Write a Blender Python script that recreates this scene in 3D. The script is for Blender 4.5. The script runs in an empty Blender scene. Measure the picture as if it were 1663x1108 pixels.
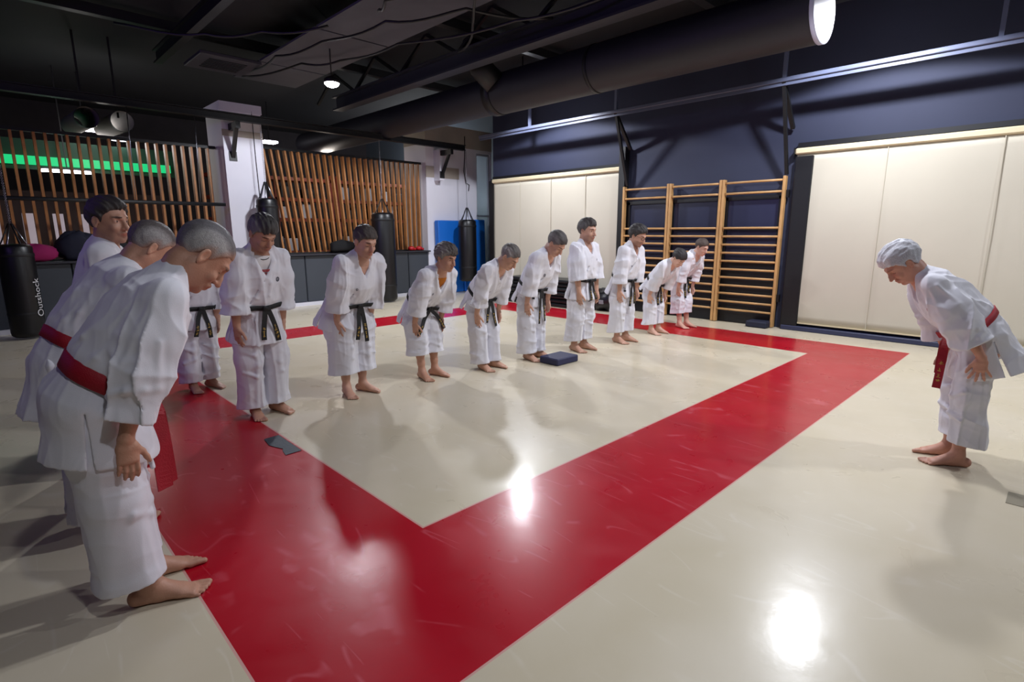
import bpy, math, random
import numpy as np
from mathutils import Vector, Matrix
from mathutils.bvhtree import BVHTree

# ================================================================ camera
scene = bpy.context.scene
col = scene.collection
CAM = np.array([-1.55216, -2.2928, 1.6]); PITCH, ROLL, YAW, FPX = .1985, -.0019, .7743, 880.155
def V(*a): return np.array(a, float)
def unit(v): v = np.asarray(v, float); return v/(np.linalg.norm(v)+1e-12)
_f = V(math.sin(YAW)*math.cos(PITCH), math.cos(YAW)*math.cos(PITCH), -math.sin(PITCH))
_r = V(math.cos(YAW), -math.sin(YAW), 0); _u = np.cross(_r, _f)
_r2, _u2 = _r*math.cos(ROLL)+_u*math.sin(ROLL), -_r*math.sin(ROLL)+_u*math.cos(ROLL)
cam = bpy.data.cameras.new('camera'); cam_o = bpy.data.objects.new('camera', cam); col.objects.link(cam_o)
cam.sensor_width = 36.; cam.lens = 36.*FPX/1663.; cam.clip_start = .05; cam.clip_end = 100
cam_o.matrix_world = Matrix(((_r2[0], _u2[0], -_f[0], CAM[0]), (_r2[1], _u2[1], -_f[1], CAM[1]), (_r2[2], _u2[2], -_f[2], CAM[2]), (0, 0, 0, 1)))
scene.camera = cam_o

# ================================================================ light and exposure
w = bpy.data.worlds.new('world'); scene.world = w; w.use_nodes = True
w.node_tree.nodes['Background'].inputs[0].default_value = (.72, .68, 1., 1)
w.node_tree.nodes['Background'].inputs[1].default_value = .07
scene.view_settings.view_transform = 'Standard'; scene.view_settings.look = 'None'
scene.view_settings.exposure = 0.; scene.view_settings.gamma = 1.; scene.view_settings.use_curve_mapping = False
scene.cycles.use_denoising = True
scene.cycles.max_bounces = 6
def spot(name, loc, power, r, color):
    l = bpy.data.lights.new(name, 'SPOT'); l.energy = power; l.shadow_soft_size = r; l.color = color; l.spot_size = math.radians(170); l.spot_blend = .12
    o = bpy.data.objects.new(name, l); o.location = loc; col.objects.link(o); return o
def point(name, loc, power, r, color):
    l = bpy.data.lights.new(name, 'POINT'); l.energy = power; l.shadow_soft_size = r; l.color = color
    o = bpy.data.objects.new(name, l); o.location = loc; col.objects.link(o); return o
COOL = (.90, .93, 1.)
LAMPS = [((3.02, 6.6, 4.0), 420, 164), ((6.59, 5.72, 4.42), 460, 150), ((6.48, -.17, 4.42), 520, 150), ((3.0, -.3, 4.4), 280, 158), ((5.2, -5., 4.4), 300, 160), ((-.9, -2.6, 4.4), 110, 158)]  # last two: unseen fill lamps, added for the white-haired man's back and camera side
for L, pw, an in LAMPS:
    spot('ceiling_and_fill_light', (L[0], L[1], L[2]-.10), pw, .10, COOL).data.spot_size = math.radians(an)
for vi, (vl, vr, ve) in enumerate((((-4.2, 4.5, 3.4), -120, 50), ((-3.4, 3.5, 4.0), 180, 45))):
  l = bpy.data.lights.new('violet_strip_light', 'AREA'); l.energy = ve; l.color = (.38, .2, 1.); l.size = .3; l.size_y = 3.; l.shape = 'RECTANGLE'
  o = bpy.data.objects.new('violet_strip_light', l); o.location = vl; o.rotation_euler = (0, math.radians(vr), 0); col.objects.link(o)

# ================================================================ helpers
def lin(h):
    c = [x/255 for x in h] if isinstance(h, tuple) else [int(h[i:i+2], 16)/255 for i in (1, 3, 5)]
    return tuple((x/12.92 if x <= .04045 else ((x+.055)/1.055)**2.4) for x in c)+(1.,)
_mats = {}
def mat(name, hexc, rough=.6, metal=0., emit=None, estr=0., bump=0., bscale=40., var=0., vscale=3., coat=0., coatr=.1, spec=.5, attr=False, sheen=0.):
    if name in _mats: return _mats[name]
    m = bpy.data.materials.new(name); m.use_nodes = True; nt = m.node_tree; N = nt.nodes; L = nt.links; b = N['Principled BSDF']
    c = lin(hexc); b.inputs['Base Color'].default_value = c; b.inputs['Roughness'].default_value = rough; b.inputs['Metallic'].default_value = metal
    b.inputs['Specular IOR Level'].default_value = spec
    if coat: b.inputs['Coat Weight'].default_value = coat; b.inputs['Coat Roughness'].default_value = coatr
    if sheen: b.inputs['Sheen Weight'].default_value = sheen
    if emit: b.inputs['Emission Color'].default_value = lin(emit); b.inputs['Emission Strength'].default_value = estr
    tc = N.new('ShaderNodeTexCoord'); src = None
    if var:
        n = N.new('ShaderNodeTexNoise'); n.inputs['Scale'].default_value = vscale; n.inputs['Detail'].default_value = 5; L.new(tc.outputs['Object'], n.inputs['Vector'])
        r = N.new('ShaderNodeMapRange'); r.inputs[1].default_value = .3; r.inputs[2].default_value = .7; r.inputs[3].default_value = 1-var; r.inputs[4].default_value = 1+var*.4
        L.new(n.outputs['Fac'], r.inputs[0])
        mx = N.new('ShaderNodeMix'); mx.data_type = 'RGBA'; mx.blend_type = 'MULTIPLY'; mx.inputs[0].default_value = 1.; mx.inputs[6].default_value = c
        L.new(r.outputs[0], mx.inputs[7]); src = mx
        L.new(mx.outputs[2], b.inputs['Base Color'])
    if attr:
        a = N.new('ShaderNodeAttribute'); a.attribute_name = 'tint'
        mx = N.new('ShaderNodeMix'); mx.data_type = 'RGBA'; mx.blend_type = 'MULTIPLY'; mx.inputs[0].default_value = 1.; mx.inputs[6].default_value = c
        if src: L.new(src.outputs[2], mx.inputs[6])
        L.new(a.outputs['Color'], mx.inputs[7]); L.new(mx.outputs[2], b.inputs['Base Color'])
    if bump:
        n = N.new('ShaderNodeTexNoise'); n.inputs['Scale'].default_value = bscale; n.inputs['Detail'].default_value = 4; L.new(tc.outputs['Object'], n.inputs['Vector'])
        bp = N.new('ShaderNodeBump'); bp.inputs['Strength'].default_value = bump; bp.inputs['Distance'].default_value = .01
        L.new(n.outputs['Fac'], bp.inputs['Height']); L.new(bp.outputs[0], b.inputs['Normal'])
    _mats[name] = m; return m
def tag(o, label=None, cat=None, group=None, kind=None):
    if label: o['label'] = label
    if cat: o['category'] = cat
    if group: o['group'] = group
    if kind: o['kind'] = kind
    return o
def empty(name, loc=(0, 0, 0), rz=0.):
    o = bpy.data.objects.new(name, None); o.location = loc; o.rotation_euler = (0, 0, rz); o.empty_display_size = .1; col.objects.link(o); return o
class MB:
    def __init__(s): s.v = []; s.f = []; s.s = []
    def add(s, vs, fs, smooth=False):
        o = len(s.v); s.v += [tuple(map(float, p)) for p in vs]; s.f += [tuple(i+o for i in f) for f in fs]; s.s += [smooth]*len(fs); return s
    def box(s, a, b, bev=0.):
        a, b = V(*a), V(*b); lo, hi = np.minimum(a, b), np.maximum(a, b)
        if bev <= 0:
            vs = [(x, y, z) for x in (lo[0], hi[0]) for y in (lo[1], hi[1]) for z in (lo[2], hi[2])]
            return s.add(vs, [(0, 1, 3, 2), (4, 6, 7, 5), (0, 4, 5, 1), (2, 3, 7, 6), (0, 2, 6, 4), (1, 5, 7, 3)])
        c, h = (lo+hi)/2, (hi-lo)/2; bev = min(bev, h.min()*.95)
        vs = []; idx = {}
        for sx in (-1, 1):
            for sy in (-1, 1):
                for sz in (-1, 1):
                    for ax in range(3):
                        p = c+h*(sx, sy, sz); q = p-V(sx, sy, sz)*bev; q[ax] = p[ax]; idx[(sx, sy, sz, ax)] = len(vs); vs.append(q)
        f = []
        g = lambda *k: idx[k]
        for ax in range(3):
            o = [i for i in range(3) if i != ax]
            for sg in (-1, 1):
                q = []
                for (u, w_) in ((-1, -1), (1, -1), (1, 1), (-1, 1)):
                    t = [0, 0, 0]; t[ax] = sg; t[o[0]] = u; t[o[1]] = w_; q.append(g(*t, ax))
                if sg*(1 if ax != 1 else -1) < 0: q = q[::-1]
                f.append(tuple(q))
        for ax in range(3):   # edges running along ax
            o = [i for i in range(3) if i != ax]
            for u in (-1, 1):
                for w_ in (-1, 1):
                    t = [0, 0, 0]; t[o[0]] = u; t[o[1]] = w_
                    t0 = list(t); t1 = list(t); t0[ax] = -1; t1[ax] = 1
                    q = [g(*t0, o[0]), g(*t1, o[0]), g(*t1, o[1]), g(*t0, o[1])]
                    if u*w_*(1 if ax != 1 else -1) > 0: q = q[::-1]
                    f.append(tuple(q))
        for sx in (-1, 1):
            for sy in (-1, 1):
                for sz in (-1, 1):
                    q = [g(sx, sy, sz, 0), g(sx, sy, sz, 1), g(sx, sy, sz, 2)]
                    if sx*sy*sz < 0: q = q[::-1]
                    f.append(tuple(q))
        return s.add(vs, f)
    def tube(s, pts, r, n=10, closed=False, cap=True, smooth=True):
        pts = [V(*p) for p in pts]; m = len(pts); rs = r if hasattr(r, '__len__') else [r]*m
        vs = []; prev = None
        for i, p in enumerate(pts):
            a = pts[(i-1) % m] if (i or closed) else pts[0]; b = pts[(i+1) % m] if (i < m-1 or closed) else pts[-1]
            d = unit(b-a)
            if prev is None:
                t = V(0, 0, 1) if abs(d[2]) < .9 else V(1, 0, 0); x = unit(np.cross(d, t))
            else: x = unit(prev-np.dot(prev, d)*d)
            prev = x; y = np.cross(d, x)
            for j in range(n):
                a_ = 2*math.pi*j/n; vs.append(p+(x*math.cos(a_)+y*math.sin(a_))*rs[i])
        f = []
        for i in range(m if closed else m-1):
            k = (i+1) % m
            for j in range(n): f.append((i*n+j, i*n+(j+1) % n, k*n+(j+1) % n, k*n+j))
        s.add(vs, f, smooth)
        if cap and not closed:
            o = len(s.v)-len(vs); s.f += [tuple(o+j for j in range(n))[::-1], tuple(o+(m-1)*n+j for j in range(n))]; s.s += [False, False]
        return s
    def lathe(s, c, prof, n=28, axis=2, smooth=True):
        vs = []; c = V(*c)
        for (r, h) in prof:
            for j in range(n):
                a = 2*math.pi*j/n; q = [0, 0, 0]; q[(axis+1) % 3] = r*math.cos(a); q[(axis+2) % 3] = r*math.sin(a); q[axis] = h; vs.append(c+q)
        f = []
        for i in range(len(prof)-1):
            for j in range(n): f.append((i*n+j, i*n+(j+1) % n, (i+1)*n+(j+1) % n, (i+1)*n+j))
        s.add(vs, f, smooth); return s
    def beam(s, a, b, w_, h_):    # rectangular bar from a to b, w_ sideways, h_ up
        a, b = V(*a), V(*b); d = unit(b-a); t = V(0, 0, 1) if abs(d[2]) < .95 else V(0, 1, 0)
        x = unit(np.cross(d, t)); y = np.cross(x, d)
        vs = [p+x*i*w_/2+y*j*h_/2 for p in (a, b) for (i, j) in ((-1, -1), (1, -1), (1, 1), (-1, 1))]
        return s.add(vs, [(0, 1, 2, 3)[::-1], (4, 5, 6, 7), (0, 1, 5, 4), (1, 2, 6, 5), (2, 3, 7, 6), (3, 0, 4, 7)])
    def build(s, name, m, parent=None, bevel=0.):
        me = bpy.data.meshes.new(name); me.from_pydata(s.v, [], s.f); me.polygons.foreach_set('use_smooth', s.s); me.materials.append(m)
        o = bpy.data.objects.new(name, me); col.objects.link(o)
        if parent: o.parent = parent
        if bevel: b = o.modifiers.new('bevel', 'BEVEL'); b.width = bevel; b.segments = 2; b.limit_method = 'ANGLE'
        return o
def struct(o): o['kind'] = 'structure'; return o

# ================================================================ materials of the room
def floor_material():
    m = bpy.data.materials.new('rubber_floor'); m.use_nodes = True; nt = m.node_tree; N = nt.nodes; L = nt.links; b = N['Principled BSDF']
    g = N.new('ShaderNodeNewGeometry'); sp = N.new('ShaderNodeSeparateXYZ'); L.new(g.outputs['Position'], sp.inputs[0])
    def M(op, a, b_=None):
        n = N.new('ShaderNodeMath'); n.operation = op
        for i, q in enumerate((a, b_)):
            if q is None: continue
            if isinstance(q, (int, float)): n.inputs[i].default_value = q
            else: L.new(q, n.inputs[i])
        return n.outputs[0]
    def inbox(x0, x1, y0, y1):
        a = M('MULTIPLY', M('GREATER_THAN', sp.outputs[0], x0), M('LESS_THAN', sp.outputs[0], x1))
        c = M('MULTIPLY', M('GREATER_THAN', sp.outputs[1], y0), M('LESS_THAN', sp.outputs[1], y1))
        return M('MULTIPLY', a, c)
    outer = inbox(-1.042, 7.19, -.955, 6.785); inner = inbox(0, 6.23, 0, 5.926)
    outer2 = inbox(-1.052, 7.20, -.965, 6.795); inner2 = inbox(.012, 6.218, .012, 5.914)
    ring = M('SUBTRACT', outer, inner); edge = M('SUBTRACT', M('SUBTRACT', outer2, inner2), ring)
    def noise(scale, detail, dist=0., vec=None):
        n = N.new('ShaderNodeTexNoise'); n.inputs['Scale'].default_value = scale; n.inputs['Detail'].default_value = detail; n.inputs['Distortion'].default_value = dist
        L.new(vec or g.outputs['Position'], n.inputs['Vector']); return n.outputs['Fac']
    def mr(v, a, b_, c, d):
        n = N.new('ShaderNodeMapRange'); L.new(v, n.inputs[0])
        for i, q in enumerate((a, b_, c, d)): n.inputs[i+1].default_value = q
        return n.outputs[0]
    def mix(f, a, b_):
        n = N.new('ShaderNodeMix'); n.data_type = 'RGBA'
        for i, q in ((0, f), (6, a), (7, b_)):
            if isinstance(q, (tuple, float)): n.inputs[i].default_value = q
            else: L.new(q, n.inputs[i])
        return n.outputs[2]
    # thin curved scuffs: narrow band of distorted noise
    sc = []
    for k, (s_, d_, ang) in enumerate(((1.1, 1.2, .4), (1.9, .6, 2.1), (2.7, .4, 1.2), (.9, .8, 2.9))):
        mp = N.new('ShaderNodeMapping'); mp.inputs['Rotation'].default_value = (0, 0, ang); mp.inputs['Scale'].default_value = (1., .22, 1.); mp.inputs['Location'].default_value = (k*7.3, k*3.1, 0)
        L.new(g.outputs['Position'], mp.inputs[0])
        f = noise(s_, 1., d_, mp.outputs[0]); a = M('ABSOLUTE', M('SUBTRACT', f, .5)); line = mr(a, 0., .007, 1., 0.)
        gate = mr(noise(2.3+k, 2., 0.), .52, .6, 0., 1.); sc.append(M('MULTIPLY', line, gate))
    scuff = M('MAXIMUM', M('MAXIMUM', sc[0], sc[1]), M('MAXIMUM', sc[2], sc[3]))
    blot = mr(noise(1.2, 4., .5), .35, .7, .0, 1.)
    cream = mix(blot, lin('#D6CAB0'), lin('#DDD2BC')); red = mix(blot, lin('#B4061F'), lin('#BC0C27'))
    cream = mix(M('MULTIPLY', scuff, .25), cream, lin('#EFE8DC')); red = mix(M('MULTIPLY', scuff, .5), red, lin('#D4606E'))
    c = mix(ring, cream, red); c = mix(M('MAXIMUM', edge, 0.), c, lin('#DDA9A0'))
    L.new(c, b.inputs['Base Color'])
    fine = noise(60., 3.)
    r = mr(noise(3., 5., 1.), .3, .7, .26, .36); L.new(r, b.inputs['Roughness'])
    b.inputs['Specular IOR Level'].default_value = .28
    b.inputs['Coat Weight'].default_value = .33; b.inputs['Coat Roughness'].default_value = .15; b.inputs['Coat IOR'].default_value = 1.5
    bp = N.new('ShaderNodeBump'); bp.inputs['Strength'].default_value = .12; bp.inputs['Distance'].default_value = .004
    h = M('ADD', M('MULTIPLY', fine, .25), M('ADD', M('MULTIPLY', scuff, .0), noise(9., 3., .2))); L.new(h, bp.inputs['Height']); L.new(bp.outputs[0], b.inputs['Normal'])
    L.new(bp.outputs[0], b.inputs['Coat Normal'])
    return m
M_FLOOR = floor_material()
M_BLUEWALL = mat('dark_blue_wall_paint', '#2D3249', .75, var=.08, vscale=1.2, bump=.05, bscale=90)
M_CEIL = mat('black_ceiling_paint', '#121218', .85, var=.3, vscale=1.)
M_DARK = mat('black_painted_steel', '#0E0F13', .5)
M_STEEL = mat('grey_painted_steel', '#2C2D36', .45)
M_RAIL = mat('blue_grey_painted_rail', '#5A6078', .4)
M_WHITE = mat('white_wall_paint', '#D9D8E2', .7, var=.04, vscale=2)
M_BEIGE = mat('unpainted_plaster_band', '#A39A90', .8, var=.08, vscale=2)
M_PAD = mat('charcoal_wall_pad_vinyl', '#3D424B', .55, var=.06, vscale=2)
M_WOOD = mat('oak_slat_wood', '#A9713F', .5, var=.25, vscale=6)
M_WOODL = mat('pale_beech_wood', '#C99C66', .45, var=.2, vscale=5)
M_BLIND = mat('cream_blind_fabric', '#C6C0B0', .8, var=.03, vscale=1.5, bump=.25, bscale=2.2)
M_BLINDR = mat('cream_blind_cassette', '#D9CBA9', .5)
M_BAG = mat('black_bag_vinyl', '#0C0C10', .38, bump=.15, bscale=14)
M_BLUE = mat('blue_mat_vinyl', '#0E67C8', .5, bump=.08, bscale=9)
M_BLACKV = mat('black_mat_vinyl', '#15171C', .35, bump=.3, bscale=6)
M_CHAIN = mat('chrome_chain', '#9A9AA2', .3, metal=1.)
M_LAMPC = mat('lit_lamp_glass', '#FFFFFF', .3, emit='#F4F6FF', estr=60.)
M_REDI = mat('red_glossy_vinyl', '#B0101C', .4)
M_GREENE = mat('green_light_strip', '#0A3020', .5, emit='#18C878', estr=1.1)
M_WHITEE = mat('fluorescent_tube_light', '#FFFFFF', .3, emit='#F5F0FF', estr=9.)
M_GLASS = mat('dark_window_glass', '#2E3248', .3, spec=.5)
# ================================================================ room shell
fl = MB().add([(-6, -8, 0), (9.6, -8, 0), (9.6, 17, 0), (-6, 17, 0)], [(0, 1, 2, 3)]).build('floor', M_FLOOR); struct(fl)
struct(MB().box((-6, -8, 4.95), (9.6, 17, 5.1)).build('ceiling', M_CEIL))
WX, WY = 8.05, 9.55
struct(MB().box((WX, -8, 0), (WX+.25, 8.19, 4.95)).build('wall_right', M_BLUEWALL))
struct(MB().box((-6.2, -8, 0), (-6, 17, 4.95)).build('wall_left', M_PAD))
struct(MB().box((-6.2, -8.2, 0), (9.6, -8, 4.95)).build('wall_near', M_BLUEWALL))
struct(MB().box((9.6, -8.2, 0), (9.8, 17, 4.95)).build('wall_far_right', mat('grey_back_wall', '#5C6672', .7)))
struct(MB().box((-6.2, 17, 0), (9.8, 17.2, 4.95)).build('wall_back', mat('dark_back_wall', '#2A2428', .8, var=.3)))
# white wall with the service window
wb = MB().box((6.93, 9.5, 0), (8.62, 10.45, 4.16)); wb.box((8.62, 9.5, 3.72), (9.18, 9.62, 4.16)).box((9.13, 9.5, 0), (9.18, 9.62, 3.72))
struct(wb.build('wall_white', M_WHITE))
struct(MB().box((6.925, 9.488, 3.80), (9.185, 10.455, 4.3)).build('trim_1', M_BEIGE))
struct(MB().box((6.925, 9.49, 2.98), (8.0, 9.4995, 3.26)).build('trim_2', M_BEIGE))
wf = MB(); wf.box((8.62, 9.53, 0), (8.66, 9.6, 3.72)).box((9.09, 9.53, 0), (9.13, 9.6, 3.72)).box((8.66, 9.53, 2.02), (9.09, 9.6, 2.07)).box((8.66, 9.53, .0), (9.09, 9.6, .08)).box((8.66, 9.53, 3.66), (9.09, 9.6, 3.72))
wf = struct(wf.build('door_1', mat('grey_aluminium_frame', '#9AA0AA', .4)))
MB().tube([(8.74, 9.5, 1.0), (8.74, 9.47, 1.0), (8.74, 9.47, 1.3), (8.74, 9.5, 1.3)], .012).build('door_handle', M_CHAIN, wf)
gm = bpy.data.materials.new('clear_window_glass'); gm.use_nodes = True
gb = gm.node_tree.nodes['Principled BSDF']; gb.inputs['Transmission Weight'].default_value = 1.; gb.inputs['Roughness'].default_value = .02; gb.inputs['IOR'].default_value = 1.1; gb.inputs['Base Color'].default_value = (.8, .85, .9, 1)
MB().box((8.66, 9.56, 2.07), (9.09, 9.568, 3.66)).build('door_pane', gm, wf); MB().box((8.66, 9.56, .08), (9.09, 9.568, 2.02)).build('door_pane', gm, wf)
# pillar
struct(MB().box((2.10, 9.25, 0), (2.83, 10.15, 3.86)).build('wall_pillar', M_WHITE))
struct(MB().box((2.08, 9.23, 3.86), (2.85, 10.17, 4.02)).build('trim_3', M_WHITE))
struct(MB().box((2.09, 9.24, 3.40), (2.84, 9.2495, 3.52)).build('trim_4', M_BEIGE))
cd = MB().tube([(2.66, 9.235, 3.9), (2.665, 9.235, 3.0), (2.68, 9.235, 2.2)], .006)
tag(cd.build('electric_cable', M_DARK), 'thin dark cable running down the front of the white pillar', 'cable')
cd = MB().tube([(8.2, 9.47, 4.1), (8.19, 9.465, 3.6), (8.15, 9.465, 3.2), (8.22, 9.465, 2.9), (8.33, 9.465, 2.86), (8.3, 9.465, 2.7)], .011)
tag(cd.build('electric_cable', M_DARK), 'loose black cable hanging on the white wall above the blue mats', 'cable')
# low wall behind the pads
struct(MB().box((-6, 9.6, 0), (6.93, 9.88, 1.10)).build('wall_low', M_PAD))
struct(MB().box((-6, 9.45, 0), (6.95, 9.6, .075)).build('baseboard_left', M_WHITE))
k = 0
for x0, x1 in [(-5.8+1.345*i, -5.8+1.345*(i+1)) for i in range(10)]:
    if x1 < -2.2: continue
    x1 = min(x1, 6.93)
    side = ['leftmost', 'behind the kneeling heap', '']
    p = MB().box((x0+.006, 9.50, .08), (x1-.006, 9.6, 1.10), .014).build('wall_pad', M_PAD)
    names = ['dark grey wall pad behind the leftmost punching bag at the image edge', 'dark grey wall pad right of the leftmost punching bag under the clothes pile',
             'dark grey wall pad hidden mostly behind the three bowing men with red belts', 'dark grey wall pad left of the white pillar',
             'dark grey wall pad right of the white pillar behind the man in the printed shirt', 'dark grey wall pad between the two men in front of the leaning slats',
             'dark grey wall pad behind the stout bowing man', 'dark grey wall pad next to the white wall below the red boxing gloves']
    tag(p, names[min(k, 7)], 'wall pad', 'dark grey pads along the low wall'); k += 1
struct(MB().box((-6, 9.42, 1.10), (6.95, 9.9, 1.135)).build('trim_5', M_STEEL))
# ---- slat screens
def screen(x0, x1, z0, z1, tops, bots, label):
    r = empty('slat_screen', (0, .13, 0)); tag(r, label, 'slat screen')
    MB().box((x0, 9.56, z1), (x1, 9.66, z1+.05)).build('top_rail', M_DARK, r)
    MB().box((x0, 9.56, z0), (x1, 9.66, z0+.03)).build('bottom_rail', M_DARK, r)
    for a, b in zip(tops, bots):
        m = MB(); hw = .019
        m.add([(b-hw, 9.555, z0+.03), (b+hw, 9.555, z0+.03), (b+hw, 9.665, z0+.03), (b-hw, 9.665, z0+.03), (a-hw, 9.555, z1), (a+hw, 9.555, z1), (a+hw, 9.665, z1), (a-hw, 9.665, z1)],
              [(0, 3, 2, 1), (4, 5, 6, 7), (0, 1, 5, 4), (1, 2, 6, 5), (2, 3, 7, 6), (3, 0, 4, 7)]).build('slat', M_WOOD, r)
t1 = [-2.6+.142*i for i in range(33)]; screen(-2.65, 2.08, 1.135, 3.20, t1, t1, 'oak slat screen left of the white pillar in front of the green light')
n2 = 27; t2 = []; b2 = []
for i in range(-3, n2):
    t = i/(n2-1); a = 3.0+3.83*t; t2.append(a); b2.append(a+.26*max(0, 1-t)**1.1)
screen(2.83, 6.92, 1.135, 3.30, t2, b2, 'oak slat screen of leaning slats right of the white pillar')
# ---- beam for the punching bags with brackets
def ibeam(m, x0, x1, y, z0, z1):
    m.box((x0, y-.06, z0), (x1, y+.06, z0+.018)).box((x0, y-.06, z1-.018), (x1, y+.06, z1)).box((x0, y-.009, z0), (x1, y+.009, z1))
bm = empty('bag_rail_beam', (0, 8.85, 0)); tag(bm, 'long dark steel beam carrying the punching bags in front of the pillar', 'beam')
m = MB(); ibeam(m, -3.6, 7.67, 0, 3.62, 3.75); m.build('beam', M_DARK, bm)
for bx in (2.25, 7.25):
    m = MB().beam((bx, .02, 3.62), (bx, .40, 3.02), .07, .05).box((bx-.04, -.03, 3.5), (bx+.04, .42, 3.62)).box((bx-.07, .385, 2.95), (bx+.07, .40, 3.12)); m.build('bracket', M_DARK, bm)
    if bx > 7: m.build
m = MB().box((7.18, .40, 2.9), (7.32, .65, 3.65)); m.build('bracket_plate', M_WHITE, bm)
hb = empty('hanging_bar', (0, 9.08, 0)); tag(hb, 'dark horizontal bar hanging on wires in front of the left slat screen', 'bar')
MB().tube([(-3.6, .0, 2.12), (1.97, .0, 2.12)], .034).build('bar', M_DARK, hb)
for bx in (-1.3, .55, 1.55):
    MB().tube([(bx, -.2, 3.64), (bx, 0, 2.12)], .007, 6).build('wire', M_CHAIN, hb)
# ---- punching bags
def text_mesh(s, size, m, parent, name, align='CENTER'):
    cu = bpy.data.curves.new(name, 'FONT'); cu.body = s; cu.size = size; cu.extrude = .001; cu.align_x = align; cu.align_y = 'CENTER'
    to = bpy.data.objects.new(name, cu); col.objects.link(to)
    dg = bpy.context.evaluated_depsgraph_get(); me = bpy.data.meshes.new_from_object(to.evaluated_get(dg)); bpy.data.objects.remove(to)
    me.materials.clear(); me.materials.append(m); o = bpy.data.objects.new(name, me); col.objects.link(o); o.parent = parent; return o
def bag(x, z0, z1, r, label, hang=3.62, lean=0., text=None, crown=True):
    b = empty('punching_bag', (x, 8.85, 0)); tag(b, label, 'punching bag', 'black punching bags along the slat wall')
    b.rotation_euler = (0, lean, 0)
    n = 32; prof = [(0, z0), (r*.8, z0), (r*.97, z0+.03), (r, z0+.08), (r*1.01, (z0+z1)/2), (r, z1-.16), (r*.98, z1-.14), (r*.97, z1-.05), (r*.82, z1-.01), (r*.3, z1), (0, z1)]
    MB().lathe((0, 0, 0), prof, n).build('bag_body', M_BAG, b)
    MB().lathe((0, 0, 0), [(r*1.012, z1-.19), (r*1.025, z1-.18), (r*1.025, z1-.15), (r*1.012, z1-.14)], n).build('bag_band', M_DARK, b)
    MB().lathe((0, 0, 0), [(r*1.012, z0+.34), (r*1.02, z0+.35), (r*1.02, z0+.37), (r*1.012, z0+.38)], n).build('bag_band', M_DARK, b)
    for a in range(6):
        c, s_ = math.cos(a*1.047), math.sin(a*1.047)
        MB().tube([(r*.9*c, r*.9*s_, z1-.10), (r*.55*c, r*.55*s_, z1+.06), (.02*c, .02*s_, z1+.30)], .011, 6).build('strap', M_CHAIN if a % 2 == 0 else M_DARK, b)
    m = MB(); zz = z1+.30
    while zz < hang:
        m.tube([(0.012, 0, zz), (0, 0, zz+.03), (-.012, 0, zz), (0, 0, zz-.008)], .004, 5, closed=True); zz += .036
    m.build('chain', M_CHAIN, b)
    if text:
        t = text_mesh(text, .145, mat('white_bag_print', '#D8D8DC', .5), b, 'bag_lettering')
        me = t.data; L_ = len(me.vertices)
        for v in me.vertices:
            u, w_ = v.co.x, v.co.y; ang = -math.radians(40)+(-w_)/r
            v.co = Vector((math.cos(ang)*(r+.012+v.co.z), math.sin(ang)*(r+.012+v.co.z), z0+.60+u))
    return b
bag(-1.12, .03, 1.44, .215, 'black punching bag with upright white lettering at the left edge', text='Outshock')
bag(2.66, .75, 2.26, .20, 'black punching bag hanging before the pillar behind the man in the printed shirt')
bag(5.22, .03, 2.04, .26, 'long black punching bag reaching the floor behind the stout bowing man', lean=0.)
bag(7.72, .33, 1.92, .235, 'black punching bag hanging in front of the blue crash mats')
# ---- blue crash mats standing against the white wall
for (x0, x1, y, z1, lab) in ((7.12, 7.92, 9.40, 1.90, 'blue crash mat leaning on the white wall, left one behind the punching bag'), (7.94, 8.70, 9.36, 1.93, 'blue crash mat leaning on the white wall, right one beside the doorway')):
    o = MB().box((x0, -.12, 0), (x1, .06, z1), .02).build('crash_mat', M_BLUE); o.location = (0, y-.02, 0); o.rotation_euler = (math.radians(-1.), 0, 0)
    tag(o, lab, 'crash mat', 'blue crash mats against the white wall')
# red gloves on the ledge
for gx, lab in ((6.42, 'red boxing glove on the ledge, left of the pair below the slats'), (6.66, 'red boxing glove on the ledge, right of the pair next to the white wall')):
    g = empty('boxing_glove', (gx, 9.53, 1.14)); tag(g, lab, 'boxing glove', 'red boxing gloves on the ledge')
    MB().lathe((0, 0, .055), [(0, -.05), (.055, -.05), (.085, -.02), (.085, .025), (.05, .05), (0, .055)], 18).build('glove_body', M_REDI, g)
    MB().tube([(.05, -.03, .03), (.1, -.03, .035), (.12, -.02, .05)], [.03, .028, .02], 10).build('thumb', M_REDI, g)
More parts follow.
